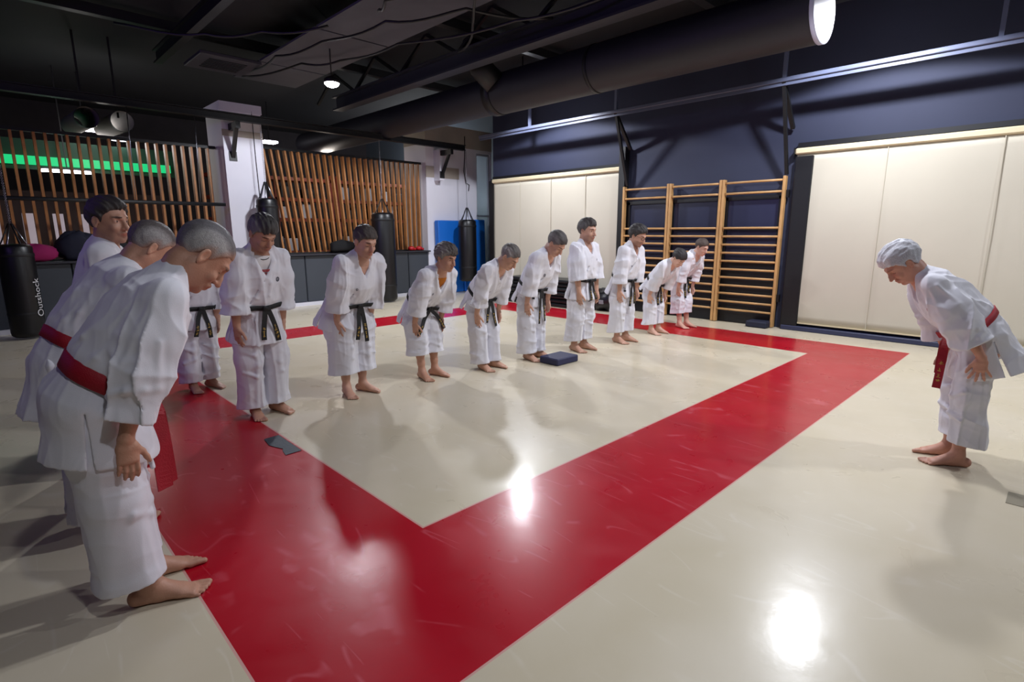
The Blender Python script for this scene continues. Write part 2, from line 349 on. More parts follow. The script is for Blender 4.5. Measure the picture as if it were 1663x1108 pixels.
# ---- right wall furniture
def blind(y0, y1, label):
    b = empty('roller_blind', (7.97, 0, 0)); tag(b, label, 'roller blind')
    m = MB(); ys = np.linspace(y0+.03, y1-.03, 60); zs = np.linspace(.13, 2.80, 24); rng = random.Random(int(y1*10))
    ph = [rng.random()*6 for _ in range(6)]
    vs = []
    for z in zs:
        for y in ys:
            wv = .010*math.sin(y*1.9+ph[0]+z*.5)+.006*math.sin(y*4.3+ph[1]-z*1.1)+.004*math.sin(z*3+ph[2]+y); wv *= min(1, (2.8-z)*.8)*min(1, (z-.1)*2+.2)
            vs.append((wv, y, z))
    ny = len(ys); m.add(vs, [(i*ny+j, (i+1)*ny+j, (i+1)*ny+j+1, i*ny+j+1) for i in range(len(zs)-1) for j in range(ny-1)], True)
    o = m.build('blind_fabric', M_BLIND, b); so = o.modifiers.new('solid', 'SOLIDIFY'); so.thickness = .004
    m = MB(); m.box((-.045, y0, 2.79), (.035, y1, 2.885), .02); m.build('blind_cassette', M_BLINDR, b)
    MB().box((-.052, y0-.015, 2.78), (.04, y0, 2.895)).build('end_bracket', M_DARK, b); MB().box((-.052, y1, 2.78), (.04, y1+.015, 2.895)).build('end_bracket', M_DARK, b)
    MB().box((-.015, y0+.03, .115), (.012, y1-.03, .135)).build('bottom_bar', M_BLINDR, b)
    n = max(1, int(round((y1-y0)/1.45))); 
    for i in range(1, n+1):
        yy = y0+(y1-y0)*i/(n+1)
        MB().box((-.0195, yy-.005, .14), (-.011, yy+.005, 2.79)).build('blind_seam', mat('blind_seam_tape', '#BEB7A6', .8), b)
    return b
blind(4.20, 8.12, 'cream roller blind pulled down left of the wall bars')
blind(-6.5, 1.00, 'large cream roller blind pulled down behind the white-haired man')
struct(MB().box((7.90, -8, 0), (8.05, .96, .075), .01).build('baseboard_right', mat('dark_blue_skirting', '#2E3350', .5)))
struct(MB().box((7.99, -8, 2.90), (8.05, .98, 2.97)).build('trim_6', M_DARK))
struct(MB().box((7.99, 4.2, 2.90), (8.05, 8.15, 2.95)).build('trim_7', M_DARK))
struct(MB().box((7.93, .72, 0), (8.05, .98, 2.76), .01).build('trim_8', M_DARK))
struct(MB().box((7.90, 4.16, 0), (8.05, 4.3, 3.25)).build('trim_9', M_DARK))
struct(MB().box((7.93, 8.08, 0), (8.30, 8.22, 2.85)).build('trim_10', M_DARK))
# dark windows behind the bars
for i, (y0, y1) in enumerate(((1.15, 2.1), (2.2, 3.15), (3.2, 4.12))):
    wfr = MB().box((8.0, y0, 1.05), (8.05, y0+.05, 2.18)).box((8.0, y1-.05, 1.05), (8.05, y1, 2.18)).box((8.0, y0, 2.13), (8.05, y1, 2.2)).box((8.0, y0, 1.03), (8.05, y1, 1.1)).box((7.99, y0, 1.62), (8.05, y1, 1.66))
    wfr = struct(wfr.build('window_%d' % (i+2), M_DARK)); MB().box((8.03, y0+.05, 1.1), (8.04, y1-.05, 2.13)).build('window_pane', M_GLASS, wfr)
struct(MB().box((8.02, 1.1, 0), (8.05, 4.14, 1.03)).build('trim_11', mat('black_lower_wall', '#101218', .5)))
# wall bars
def wallbars(y0, y1, label):
    r = empty('wall_bars', (7.98, 0, 0)); tag(r, label, 'wall bars', 'wooden wall bars on the dark wall')
    for yy in (y0, y1-.045):
        MB().box((-.09, yy, .01), (.0, yy+.045, 2.48), .006).build('upright', M_WOODL, r)
    zs = [2.42, 2.24]+[1.66-.142*i for i in range(11)]
    for z in zs:
        MB().tube([(-.06, y0+.02, z), (-.06, y1-.02, z)], .0185, 12).build('rung', M_WOODL, r)
    for z in (.5, 2.2):
        MB().box((-.03, y1-.005 if y1 > 4 else y0-.045, z-.06), (.02, y1+.04 if y1 > 4 else y0, z+.06)).build('mounting_bracket', M_DARK, r)
wallbars(3.16, 4.185, 'pale wooden wall bars section behind the man with glasses')
wallbars(2.14, 3.15, 'pale wooden wall bars section behind the two bowing women')
wallbars(1.085, 2.13, 'pale wooden wall bars section beside the large blind')
st = MB().box((7.72, 1.12, 0), (7.98, 1.47, .11), .02).build('step_block', mat('navy_foam_step', '#1B2036', .7)); tag(st, 'dark navy foam step lying at the foot of the right wall bars', 'foam block')
# folded mats and bags beside the left blind
rng = random.Random(3)
for i in range(7):
    z = i*.085; dx = rng.uniform(-.03, .03)
    o = MB().box((7.28+dx, 5.0, z), (7.86+dx, 6.95+rng.uniform(-.05, .05), z+.08), .025).build('folded_mat', M_BLACKV)
    tag(o, 'black folded exercise mat in the pile by the left blind, %s' % ['lowest of the pile', 'second from the floor', 'third from the floor', 'middle one of seven', 'third from the top', 'second from the top', 'topmost of the pile'][i], 'exercise mat', 'black mats piled by the blind')
def lump(name, c, rad, m, seed, parent=None, nz=10, nn=18):
    rg = random.Random(seed); ph = [(rg.uniform(1, 4), rg.uniform(1, 4), rg.random()*6) for _ in range(5)]; mb = MB(); vs = []
    for i in range(nz+1):
        t = math.pi*i/nz
        for j in range(nn):
            a = 2*math.pi*j/nn; k_ = 1+.10*sum(math.sin(p*a+q*t+s_) for p, q, s_ in ((round(p), q, s_) for p, q, s_ in ph))/1.6
            e = .75; sg = lambda v: math.copysign(abs(v)**e, v)
            vs.append((c[0]+rad[0]*k_*sg(math.sin(t)*math.cos(a)), c[1]+rad[1]*k_*sg(math.sin(t)*math.sin(a)), max(c[2]-rad[2], c[2]+rad[2]*k_*sg(math.cos(t)))))
    mb.add(vs, [(i*nn+j, (i+1)*nn+j, (i+1)*nn+(j+1) % nn, i*nn+(j+1) % nn) for i in range(nz) for j in range(nn)], True)
    return mb.build(name, m, parent)
for (y, s_, lab) in ((4.74, 1, 'black sports bag on the floor between the mat pile and the wall bars'), (4.28, 2, 'black sports bag on the floor under the end of the left blind')):
    b = empty('sports_bag', (7.62, y, 0)); tag(b, lab, 'sports bag', 'black sports bags by the blind')
    lump('bag_body', (0, 0, .22), (.2, .24, .22), M_BLACKV, s_, b)
    MB().tube([(-.12, -.14, .36), (-.17, -.08, .46), (-.17, .08, .46), (-.12, .14, .36)], .013, 8).build('handle', M_DARK, b)
    MB().box((-.225, -.06, .16), (-.195, .05, .24), .005).build('patch', mat('grey_label', '#8A8C92', .6), b)
# clothes heap on the ledge, left
HEAP = [((-1.75, 9.56), (.30, .12, .16), '#0E1020', 'dark jacket heaped on the low wall at the left image edge'), ((-.84, 9.50), (.25, .11, .14), '#8E0C54', 'bright pink sweater in the clothes heap on the low wall'),
        ((-.28, 9.58), (.30, .12, .23), '#101428', 'navy jacket heaped on the low wall beside the pink sweater'), ((.32, 9.56), (.26, .12, .14), '#16181E', 'black rucksack on the low wall behind the bowing men'),
        ((.86, 9.56), (.24, .12, .12), '#14202C', 'dark teal bag on the low wall left of the pillar'), ((4.55, 9.56), (.30, .12, .14), '#08080C', 'black bundle on the low wall behind the stout bowing man')]
for i, (c, r_, hx, lab) in enumerate(HEAP):
    o = lump('clothes_bundle', (0, 0, 0), r_, mat('cloth_'+hx[1:], hx, .85), 20+i); o.location = (c[0], c[1], 1.137+r_[2]); tag(o, lab, 'clothes')
# ---- rail with stays in front of the right wall
rl = empty('steel_rail', (7.45, 0, 0)); tag(rl, 'long blue-grey steel rail running high in front of the dark wall', 'rail')
MB().box((-.04, -7.5, 3.79), (.04, 8.0, 3.85), .008).build('rail_bar', M_RAIL, rl)
MB().box((-.012, -7.5, 3.74), (.012, 8.0, 3.79)).build('rail_web', M_RAIL, rl)
for yy in (6.35, 4.1, 1.08, -1.35):
    MB().box((-.025, yy-.025, 3.85), (.025, yy+.025, 4.95)).build('hanger', M_RAIL, rl)
for yy in (4.1, 1.08):
    MB().beam((0, yy, 3.8), (.53, yy, 3.2), .06, .05).build('stay', M_DARK, rl); MB().beam((0, yy, 3.8), (.50, yy+.02, 2.5), .05, .045).build('stay', M_DARK, rl)
# ---- ceiling: big duct, beams, truss, panels
dk = empty('air_duct', (5.45, 0, 3.98)); tag(dk, 'large round dark air duct ending in a pale cap overhead', 'air duct')
MB().tube([(0, 0, 0), (0, 5.2, 0)], .335, 40, cap=False).build('duct_pipe', mat('dark_duct_paint', '#25252D', .55, var=.1), dk)
MB().tube([(0, 5.2, 0), (0, 13., 0)], .31, 40, cap=False).build('duct_pipe', mat('dark_duct_paint', '#25252D', .55), dk)
MB().tube([(0, 5.1, 0), (0, 5.3, 0)], .345, 40).build('duct_collar', M_DARK, dk)
MB().tube([(0, 3.0, 0), (0, 3.06, 0)], .342, 40).build('duct_collar', M_DARK, dk)
MB().tube([(0, -.03, 0), (0, .02, 0)], .345, 40).build('duct_cap', mat('pale_duct_cap', '#C9CDE8', .5), dk)
MB().tube([(-.25, 5.0, .1), (-.45, 5.15, .35), (-.5, 5.3, .8)], [.2, .2, .18], 20).build('branch_pipe', M_DARK, dk)
bb = empty('ceiling_beam', (4.55, 0, 0)); tag(bb, 'long grey steel ceiling beam with a truss above it', 'beam')
m = MB().box((-.11, -7, 4.2), (.11, 9.4, 4.23)).box((-.012, -7, 4.23), (.012, 9.4, 4.45)).box((-.11, -7, 4.45), (.11, 9.4, 4.475)); m.build('beam', M_STEEL, bb)
for i in range(9):
    y = -5+i*1.7; MB().beam((0, y, 4.47), (0, y+.85, 4.95), .05, .05).build('truss_web', M_DARK, bb); MB().beam((0, y+1.7, 4.47), (0, y+.85, 4.95), .05, .05).build('truss_web', M_DARK, bb)
for i, (xx, lab) in enumerate(((1.2, 'thin dark ceiling beam above the left slat screen'), (-1.0, 'thin dark ceiling beam at the left edge of the ceiling'), (6.85, 'thin dark ceiling beam right of the big duct'))):
    m = MB().box((xx-.06, -7, 4.5), (xx+.06, 9.4, 4.53)).box((xx-.01, -7, 4.53), (xx+.01, 9.4, 4.7)).box((xx-.06, -7, 4.7), (xx+.06, 9.4, 4.72)); tag(m.build('ceiling_beam', M_DARK), lab, 'beam')
for i, y in enumerate((-1.5, 1.8, 5.0, 8.2)):
    m = MB().box((-6, y-.07, 4.72), (7.4, y+.07, 4.86)); tag(m.build('cross_beam', M_DARK), ['dark cross beam under the ceiling nearest the camera', 'dark cross beam under the ceiling above the middle of the floor', 'dark cross beam under the ceiling before the ceiling lamp', 'dark cross beam under the ceiling nearest the slat screens'][i], 'beam', 'dark cross beams')
for i in range(3):
    y = [3.0, 5.9, 8.1][i]; o = MB().box((2.45, y, 4.52), (3.65, y+[2.85, 2.15, 1.3][i], 4.55)).build('ceiling_panel', mat('grey_ceiling_panel', '#4A4A54', .8, var=.1))
    tag(o, ['grey suspended ceiling panel nearest the camera', 'grey suspended ceiling panel beside the lit ceiling lamp', 'grey suspended ceiling panel above the white pillar'][i], 'ceiling panel', 'grey ceiling panels')
ac = empty('ceiling_air_vent', (1.95, 9.3-.9, 4.42)); tag(ac, 'dark square ceiling air conditioner above the pillar', 'air conditioner')
MB().box((-.48, -.48, 0), (.48, .48, .06), .01).build('frame', mat('dark_grey_plastic', '#33313A', .6), ac)
for i in range(7): MB().box((-.3, -.3+i*.09, -.012), (.3, -.27+i*.09, .0)).build('louvre', M_DARK, ac)
for i, (x, y, r) in enumerate(((-.1, 4., .28), (.75, 4., .22))):
    pass
for x, lab in ((.12, 'dark round air duct ending over the left slat screen, left of two'), (.62, 'dark round air duct ending over the left slat screen, right of two')):
    d = empty('air_duct', (x, 9.5, 3.52)); tag(d, lab, 'air duct', 'small ducts over the left slat screen'); MB().tube([(0, .2, 0), (0, 2., .1)], .17, 24, cap=False).build('duct_pipe', mat('grey_duct', '#77726F', .8), d)
    MB().tube([(0, .18, 0), (0, .24, 0)], .178, 24, cap=False).build('duct_rim', M_DARK, d); MB().box((-.015, .5, .1), (.015, .53, 1.43)).build('hanger', M_DARK, d)
CAB = [([(2.45, 8.55, 4.45), (2.3, 7., 4.35), (2.6, 6., 4.4), (2.7, 4.4, 4.3), (3.4, 3.6, 4.42), (4.4, 3.0, 4.4)], 'black cable sagging from the air conditioner to the truss'),
       ([(2.4, 8.8, 4.4), (2.9, 7.4, 4.44), (3.3, 6.8, 4.44), (3.4, 5.2, 4.36), (3.9, 3.2, 4.3), (4.4, 1.6, 4.42)], 'black cable looping past the ceiling lamp'),
       ([(.3, 7.6, 4.5), (1.2, 6.7, 4.35), (1.8, 6.2, 4.4), (2.4, 5.4, 4.42)], 'thin black cable hanging left of the ceiling panels'),
       ([(4.4, 5., 4.42), (4., 4.2, 4.36), (3.2, 3.2, 4.42), (2.6, 1.9, 4.3), (3.5, 1., 4.45)], 'black cable hanging across the ceiling near the truss'),
       ([(2.6, 4.4, 4.4), (2.2, 3.6, 4.2), (2.5, 2.6, 4.4), (1.8, 1.6, 4.45)], 'black cable drooping near the top centre of the picture')]
for p, lab in CAB:
    q = []
    for i in range(len(p)-1):
        a, b = V(*p[i]), V(*p[i+1])
        for t in np.linspace(0, 1, 7)[:-1]: s_ = t*t*(3-2*t); q.append(a+(b-a)*V(t, t, s_)-V(0, 0, .05*math.sin(math.pi*t)))
    q.append(V(*p[-1])); tag(MB().tube(q, .018, 8).build('electric_cable', M_DARK), lab, 'cable')
vb = MB().tube([(6.9, -2.45, 4.95), (6.9, -2.45, 4.0), (7.35, -2.3, 3.95)], .03, 8); tag(vb.build('bent_pipe', M_STEEL), 'short bent grey pipe at the upper right corner', 'pipe')
for i in range(6):  # the last two fittings are made up to carry the added fill
    (x, y, z), _p, _a = LAMPS[i]
    lp = empty('ceiling_lamp', (x, y, z)); tag(lp, ['round lit ceiling lamp hanging before the slat screens', 'round ceiling lamp hidden behind the big duct', 'round ceiling lamp just above the picture by the duct cap', 'round ceiling lamp over the near red band above the picture', 'added round fill lamp above the right-hand side outside the picture', 'added round fill lamp above the camera, out of view'][i], 'ceiling lamp', 'round ceiling lamps')
    MB().lathe((0, 0, 0), [(0, .10), (.06, .10), (.12, .06), (.13, 0), (.12, 0), (.0, .01)], 28).build('lamp_housing', M_DARK, lp)
    MB().lathe((0, 0, 0), [(.115, .004), (.112, -.02), (.085, -.045), (.045, -.06), (0, -.064)], 28).build('lamp_diffuser', M_LAMPC, lp)
    MB().tube([(0, 0, .1), (0, 0, 4.95-z)], .012, 8).build('suspension_rod', M_DARK, lp)
# ---- gym hall behind the slats
gl = empty('green_light_strip', (0, 13, 0)); tag(gl, 'wide green glowing light strip in the hall behind the left slats', 'light strip')
MB().box((-3.5, 0, 2.99), (2.05, .1, 3.16)).build('diffuser', M_GREENE, gl); MB().box((-3.6, .1, 2.9), (2.15, .2, 3.5)).build('housing', mat('green_lit_panel', '#12402C', .6), gl)
for (x0, x1, z0, z1, y, lab) in ((-.34, .50, 2.85, 2.89, 12.8, 'fluorescent tube below the green strip'), (.28, .72, 3.77, 3.81, 13, 'fluorescent tube above the left slat screen, longest one'), (.99, 1.3, 3.63, 3.67, 13, 'short fluorescent tube above the left slat screen'), (4.25, 4.6, 3.92, 3.97, 13, 'fluorescent tube right of the white pillar')):
    ft = empty('fluorescent_lamp', ((x0+x1)/2, y-.15, z0)); tag(ft, lab, 'lamp', 'fluorescent tubes in the back hall'); hwx = (x1-x0)/2
    MB().box((-hwx, 0, 0), (hwx, .3, z1-z0)).build('tube', M_WHITEE, ft); MB().box((-hwx, .02, z1-z0), (hwx, .28, z1-z0+.03)).build('housing', M_DARK, ft); MB().box((-.01, .14, z1-z0), (.01, .16, 4.95-z0)).build('hanger', M_DARK, ft)
o = point('back_hall_lamp_light', (.6, 11.6, 3.4), 40, .2, (1., .93, .9)); o = point('back_hall_lamp_light', (5.5, 12., 3.6), 55, .2, (1., .9, .8)); point('back_hall_lamp_light', (9.1, 12.6, 3.6), 160, .2, (.9, .95, 1.))
o = point('green_strip_light', (0., 12.6, 3.0), 1.5, .2, (.1, 1., .5))
M_RACK = mat('orange_rack_steel', '#6E2410', .5); M_GREYB = mat('pale_grey_box', '#A9A9B0', .7)
for ri, (x0, x1, lab) in enumerate(((2.9, 6.1, 'orange storage rack in the hall behind the leaning slats, left one'), (6.3, 9.3, 'orange storage rack in the hall behind the leaning slats, right one'))):
    r = empty('storage_rack', (0, 13, 0)); tag(r, lab, 'storage rack', 'orange racks in the back hall')
    for x in (x0, (x0+x1)/2, x1): MB().box((x-.04, 0, 0), (x+.04, .06, 3.2)).build('rack_post', M_RACK, r)
    for z in (1.0, 1.9, 2.45, 3.0): MB().box((x0, 0, z), (x1, .6, z+.09)).build('shelf', M_RACK, r)
    rg = random.Random(ri+5)
    for z in (1.09, 1.99, 2.54):
        x = x0+.15
        while x < x1-.35:
            wd = rg.uniform(.2, .4); h_ = rg.uniform(.25, .42)
            if rg.random() < .6: pale = rg.random() < .6; lv = {1.09: 'lowest', 1.99: 'middle', 2.54: 'upper'}[z]; tag(MB().box((x, 13.08, z+.002), (x+wd, 13.5, z+h_), .01).build('storage_box', M_GREYB if pale else M_DARK), '%s box on the %s shelf of the %s orange rack behind the slats' % ('pale grey' if pale else 'black', lv, ('left', 'right')[ri]), 'box', '%s boxes on the %s shelf of the %s rack' % ('pale' if pale else 'black', lv, ('left', 'right')[ri]))
            x += wd+rg.uniform(.03, .3)
wl = MB()
struct(MB().box((-5.9, 15.5, 0), (2.4, 15.6, 2.6)).build('trim_12', mat('brown_back_panel', '#4A3A34', .7)))
for i in range(9):
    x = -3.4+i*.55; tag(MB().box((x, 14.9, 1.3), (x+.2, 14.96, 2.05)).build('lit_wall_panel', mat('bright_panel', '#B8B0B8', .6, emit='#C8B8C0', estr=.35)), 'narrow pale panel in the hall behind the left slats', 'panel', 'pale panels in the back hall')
for i, (x, y, hx) in enumerate(((-1.6, 12.2, '#101014'), (-.7, 12.5, '#18182A'), (-.2, 12.0, '#0E0E10'), (1.15, 12.2, '#1A7F96'), (1.6, 12.6, '#15151C'))):
    pass
pl = empty('potted_plant', (9.1, 10.6, 0)); tag(pl, 'bright green leafy plant seen through the doorway beside the dark wall', 'plant')
MB().lathe((0, 0, 0), [(0, 0), (.14, 0), (.18, .4), (.16, .4), (0, .36)], 20).build('pot', M_DARK, pl)
m = MB(); rg = random.Random(9)
for i in range(260):
    a = rg.random()*6.28; e = rg.uniform(-.3, 1.2); rr = rg.uniform(.05, .3); c = V(rr*math.cos(a), rr*math.sin(a), rg.uniform(.55, 2.1)); d = V(math.cos(a), math.sin(a), math.sin(e)); n_ = unit(np.cross(d, (0, 0, 1))); L_ = rg.uniform(.07, .14)
    m.add([c, c+d*L_*.5+n_*L_*.28, c+d*L_, c+d*L_*.5-n_*L_*.28], [(0, 1, 2, 3)])
m.build('foliage', mat('bright_leaf_green', '#7CC423', .5), pl); MB().tube([(0, 0, .3), (.02, 0, 1.2), (0, .02, 2.)], .015).build('stem', mat('stem_brown', '#4A3A22', .7), pl)
point('plant_lamp_light', (9.0, 10.4, 2.5), 12, .1, (1, 1, .95))
# ---- small things on the floor
bx = MB().box((-.20, -.15, 0), (.20, .15, .085), .012).build('foam_pad', mat('blue_black_foam', '#282B50', .6, bump=.2, bscale=60)); bx.location = (3.50, 2.03, .001); bx.rotation_euler = (0, 0, math.radians(0))
tag(bx, 'small dark blue foam pad lying on the floor before the bowing man', 'foam pad')
tp = MB().add([(-.13, 1.955, .0), (-.012, 1.965, .0), (-.014, 1.53, .0), (-.135, 1.525, .0), (-.118, 1.62, 0), (-.10, 1.66, 0), (-.125, 1.72, 0), (-.15, 1.80, 0)], [(0, 1, 2, 3, 4, 5, 6, 7)]).build('tape_patch', mat('grey_duct_tape', '#3E4650', .6, bump=.3, bscale=30))
tp.location.z = .003; so = tp.modifiers.new('solid', 'SOLIDIFY'); so.thickness = .002; tag(tp, 'torn dark grey tape patch on the red floor band', 'tape')
tp = MB().box((2.66, -2.4, .0005), (2.86, -2.22, .003)).build('tape_patch', mat('greige_floor_tape', '#9C9482', .6)); tag(tp, 'small grey-beige floor patch at the right image edge', 'tape')
# ---------------------------------------------------------------- skeleton
def ik(a, b, l1, l2, pole):
    d = b-a; L = np.linalg.norm(d); L2 = min(L, (l1+l2)*.999); u = d/L
    x = (l1*l1-l2*l2+L2*L2)/(2*L2); h = math.sqrt(max(l1*l1-x*x, 0))
    p = pole-np.dot(pole, u)*u; p = unit(p)
    e = a+u*x+p*h
    return e, a+u*L2
def skeleton(P):
    k = P['h']/1.75; g = P.get('girth', 1.)
    th = math.radians(P['bend']); ph = math.radians(P.get('hip', P['bend']*.72))
    back = P.get('back', .17*math.sin(ph))*k
    J = dict(k=k, g=g)
    sx = P.get('stance', .095)*k; toe = math.radians(P.get('toe', 12))
    for s, n in ((1, 'l'), (-1, 'r')):
        fo = P.get('foot_'+n, (0, 0))
        J['ank_'+n] = V(0+fo[0], s*sx+fo[1], .085*k)
        J['toe_'+n] = unit(V(math.cos(toe), s*math.sin(toe), 0))
    hz = P.get('hipz', .91)*k - .05*back
    hip = V(-back, 0, hz); J['hip'] = hip
    u1 = V(math.sin(ph), 0, math.cos(ph)); um = V(math.sin((ph+th)/2), 0, math.cos((ph+th)/2)); u2 = V(math.sin(th), 0, math.cos(th))
    u3 = V(math.sin(th*1.08), 0, math.cos(th*1.08))
    J['u1'], J['u2'] = u1, u2
    J['waist'] = hip+.10*k*u1; J['chest'] = J['waist']+.20*k*um; J['up'] = J['chest']+.15*k*u2; J['neck'] = J['up']+.085*k*u3
    S = V(0, 1, 0); J['S'] = S; F2 = V(math.cos(th), 0, -math.sin(th)); J['F2'] = F2; J['F1'] = V(math.cos(ph), 0, -math.sin(ph))
    for s, n in ((1, 'l'), (-1, 'r')):
        J['sh_'+n] = J['up']+S*s*.175*k*(.6+.4*g)+.02*k*u2+F2*.012*k
        J['hj_'+n] = hip+S*s*.09*k-.03*k*u1
        kn = (J['hj_'+n]+J['ank_'+n])/2+V(P.get('knee', .02), s*.01, .01)
        J['kn_'+n] = kn
        # hand target, on the thigh
        t, fo, so = P.get('hand_'+n, (.38, .10, .105))
        tp = J['hj_'+n]*(1-t)+kn*t+V(fo*k, s*so*k*1., 0)
        pole = V(-.75, s*.8, -.1) if 'pole' not in P else V(P['pole'][0], s*P['pole'][1], P['pole'][2])
        J['el_'+n], J['wr_'+n] = ik(J['sh_'+n], tp, .285*k, .25*k, pole)
        J['hd_'+n] = unit(unit(J['wr_'+n]-J['el_'+n])*.3+unit(kn-J['hj_'+n])*.8) if 'hdir_'+n not in P else unit(V(*P['hdir_'+n]))
    hp = math.radians(P['look']); hy = math.radians(P.get('turn', 0)); hr = math.radians(P.get('roll', 0))
    nt = math.radians(P.get('neck', P['bend']*.7+P['look']*.3+6))
    ff = V(math.cos(hp)*math.cos(hy), math.cos(hp)*math.sin(hy), -math.sin(hp))
    ss = unit(np.cross(V(0, 0, 1), ff)); uu = np.cross(ff, ss)
    ss, uu = ss*math.cos(hr)+uu*math.sin(hr), uu*math.cos(hr)-ss*math.sin(hr)
    J['hf'], J['hs'], J['hu'] = ff, ss, uu
    un = V(math.sin(nt)*math.cos(hy*.5), math.sin(nt)*math.sin(hy*.5), math.cos(nt))
    J['skull'] = J['neck']+un*.076*k
    J['head'] = J['skull']+uu*.08*k+ff*.024*k
    return J
def world(P, p):
    c, s = math.cos(math.radians(P['yaw'])), math.sin(math.radians(P['yaw']))
    return V(P['pos'][0]+c*p[0]-s*p[1], P['pos'][1]+s*p[0]+c*p[1], p[2])
# ================================================================ implicit surfaces for bodies and clothes
class Vol:
    def __init__(s, lo, hi, h):
        s.h = h; s.lo = np.floor(V(*lo)/h)*h; n = np.ceil((V(*hi)-s.lo)/h).astype(int)+1; s.n = n
        s.F = np.full(n, .15, np.float32)
        s.ax = [(s.lo[i]+h*np.arange(n[i])).astype(np.float32) for i in range(3)]
    def region(s, lo, hi):
        a = np.clip(np.floor((lo-s.lo)/s.h).astype(int), 0, s.n); b = np.clip(np.ceil((hi-s.lo)/s.h).astype(int)+1, 0, s.n)
        if (b-a).min() <= 0: return None, None
        sl = tuple(slice(a[i], b[i]) for i in range(3))
        return sl, (s.ax[0][a[0]:b[0], None, None], s.ax[1][None, a[1]:b[1], None], s.ax[2][None, None, a[2]:b[2]])
    def apply(s, fn, lo, hi, k=.0, mode='add', m=.05):
        sl, G = s.region(np.asarray(lo)-m-k, np.asarray(hi)+m+k)
        if sl is None: return
        d = fn(*G).astype(np.float32); F = s.F[sl]
        if mode == 'add':
            if k > 0: h_ = np.maximum(k-np.abs(F-d), 0)/k; s.F[sl] = np.minimum(F, d)-h_*h_*k*.25
            else: s.F[sl] = np.minimum(F, d)
        else:
            d = -d
            if k > 0: h_ = np.maximum(k-np.abs(F-d), 0)/k; s.F[sl] = np.maximum(F, d)+h_*h_*k*.25
            else: s.F[sl] = np.maximum(F, d)
    # chain of elliptical cones; nodes = (point, r_side, r_front); S = side direction
    def limb(s, nodes, S, k=.02, mode='add', flat_end=False, flat_start=False, kk=.015):
        nodes = [(V(*p), float(a), float(b)) for p, a, b in nodes]; S = V(*S)
        R = max(max(a, b) for _, a, b in nodes); P = np.array([p for p, _, _ in nodes]); lo, hi = P.min(0)-R, P.max(0)+R
        e1 = unit(nodes[-1][0]-nodes[-2][0]); e0 = unit(nodes[0][0]-nodes[1][0]); pe, ps = nodes[-1][0], nodes[0][0]
        def fn(X, Y, Z):
            D = None
            for (a, ra, fa), (b, rb, fb) in zip(nodes[:-1], nodes[1:]):
                ab = b-a; L = np.linalg.norm(ab)+1e-9; d = ab/L; sx = unit(S-np.dot(S, d)*d); fx = np.cross(d, sx)
                x, y, z = X-a[0], Y-a[1], Z-a[2]
                ta = x*d[0]+y*d[1]+z*d[2]; t = np.clip(ta/L, 0, 1)
                ws = x*sx[0]+y*sx[1]+z*sx[2]; wf = x*fx[0]+y*fx[1]+z*fx[2]; wd = ta-t*L
                rs = ra+(rb-ra)*t; rf = fa+(fb-fa)*t; rd = np.minimum(rs, rf)
                if flat_end and b is nodes[-1][0]: rd = np.where(wd > 0, rd*6, rd)
                if flat_start and a is nodes[0][0]: rd = np.where(wd < 0, rd*6, rd)
                q0 = np.sqrt((ws/rs)**2+(wf/rf)**2+(wd/rd)**2)+1e-6; q1 = np.sqrt((ws/rs**2)**2+(wf/rf**2)**2+(wd/rd**2)**2)+1e-6
                e = q0*(q0-1)/q1
                if D is None: D = e
                else:
                    h_ = np.maximum(kk-np.abs(D-e), 0)/kk; D = np.minimum(D, e)-h_*h_*kk*.25
            if flat_end: D = np.maximum(D, (X-pe[0])*e1[0]+(Y-pe[1])*e1[1]+(Z-pe[2])*e1[2])
            if flat_start: D = np.maximum(D, (X-ps[0])*e0[0]+(Y-ps[1])*e0[1]+(Z-ps[2])*e0[2])
            return D
        s.apply(fn, lo, hi, k, mode)
    def ell(s, c, r, B=None, k=.015, mode='add'):
        c = V(*c); r = V(*r); B = np.eye(3) if B is None else np.array(B)
        def fn(X, Y, Z):
            x, y, z = X-c[0], Y-c[1], Z-c[2]; q0 = 0; q1 = 0
            for i in range(3):
                u = x*B[i][0]+y*B[i][1]+z*B[i][2]; q0 = q0+(u/r[i])**2; q1 = q1+(u/r[i]**2)**2
            q0 = np.sqrt(q0)+1e-6; q1 = np.sqrt(q1)+1e-6; return q0*(q0-1)/q1
        s.apply(fn, c-r.max(), c+r.max(), k, mode)
    def halfspace(s, p, n, lo, hi):   # removes the side n points to, inside lo..hi
        def fn(X, Y, Z): return -((X-p[0])*n[0]+(Y-p[1])*n[1]+(Z-p[2])*n[2])
        s.apply(fn, lo, hi, 0, 'sub', m=0)
    def hollow(s, th, region, lo, hi):   # inner shell wall of thickness th inside region(x,y,z) < 0
        sl, G = s.region(np.asarray(lo), np.asarray(hi))
        if sl is None: return
        F = s.F[sl]; s.F[sl] = np.maximum(F, -np.maximum(F+th, region(*G))).astype(np.float32)
    def displace(s, fn, band=.04):
        m = np.abs(s.F) < band; i, j, k = np.nonzero(m)
        s.F[m] += fn(s.ax[0][i], s.ax[1][j], s.ax[2][k]).astype(np.float32)
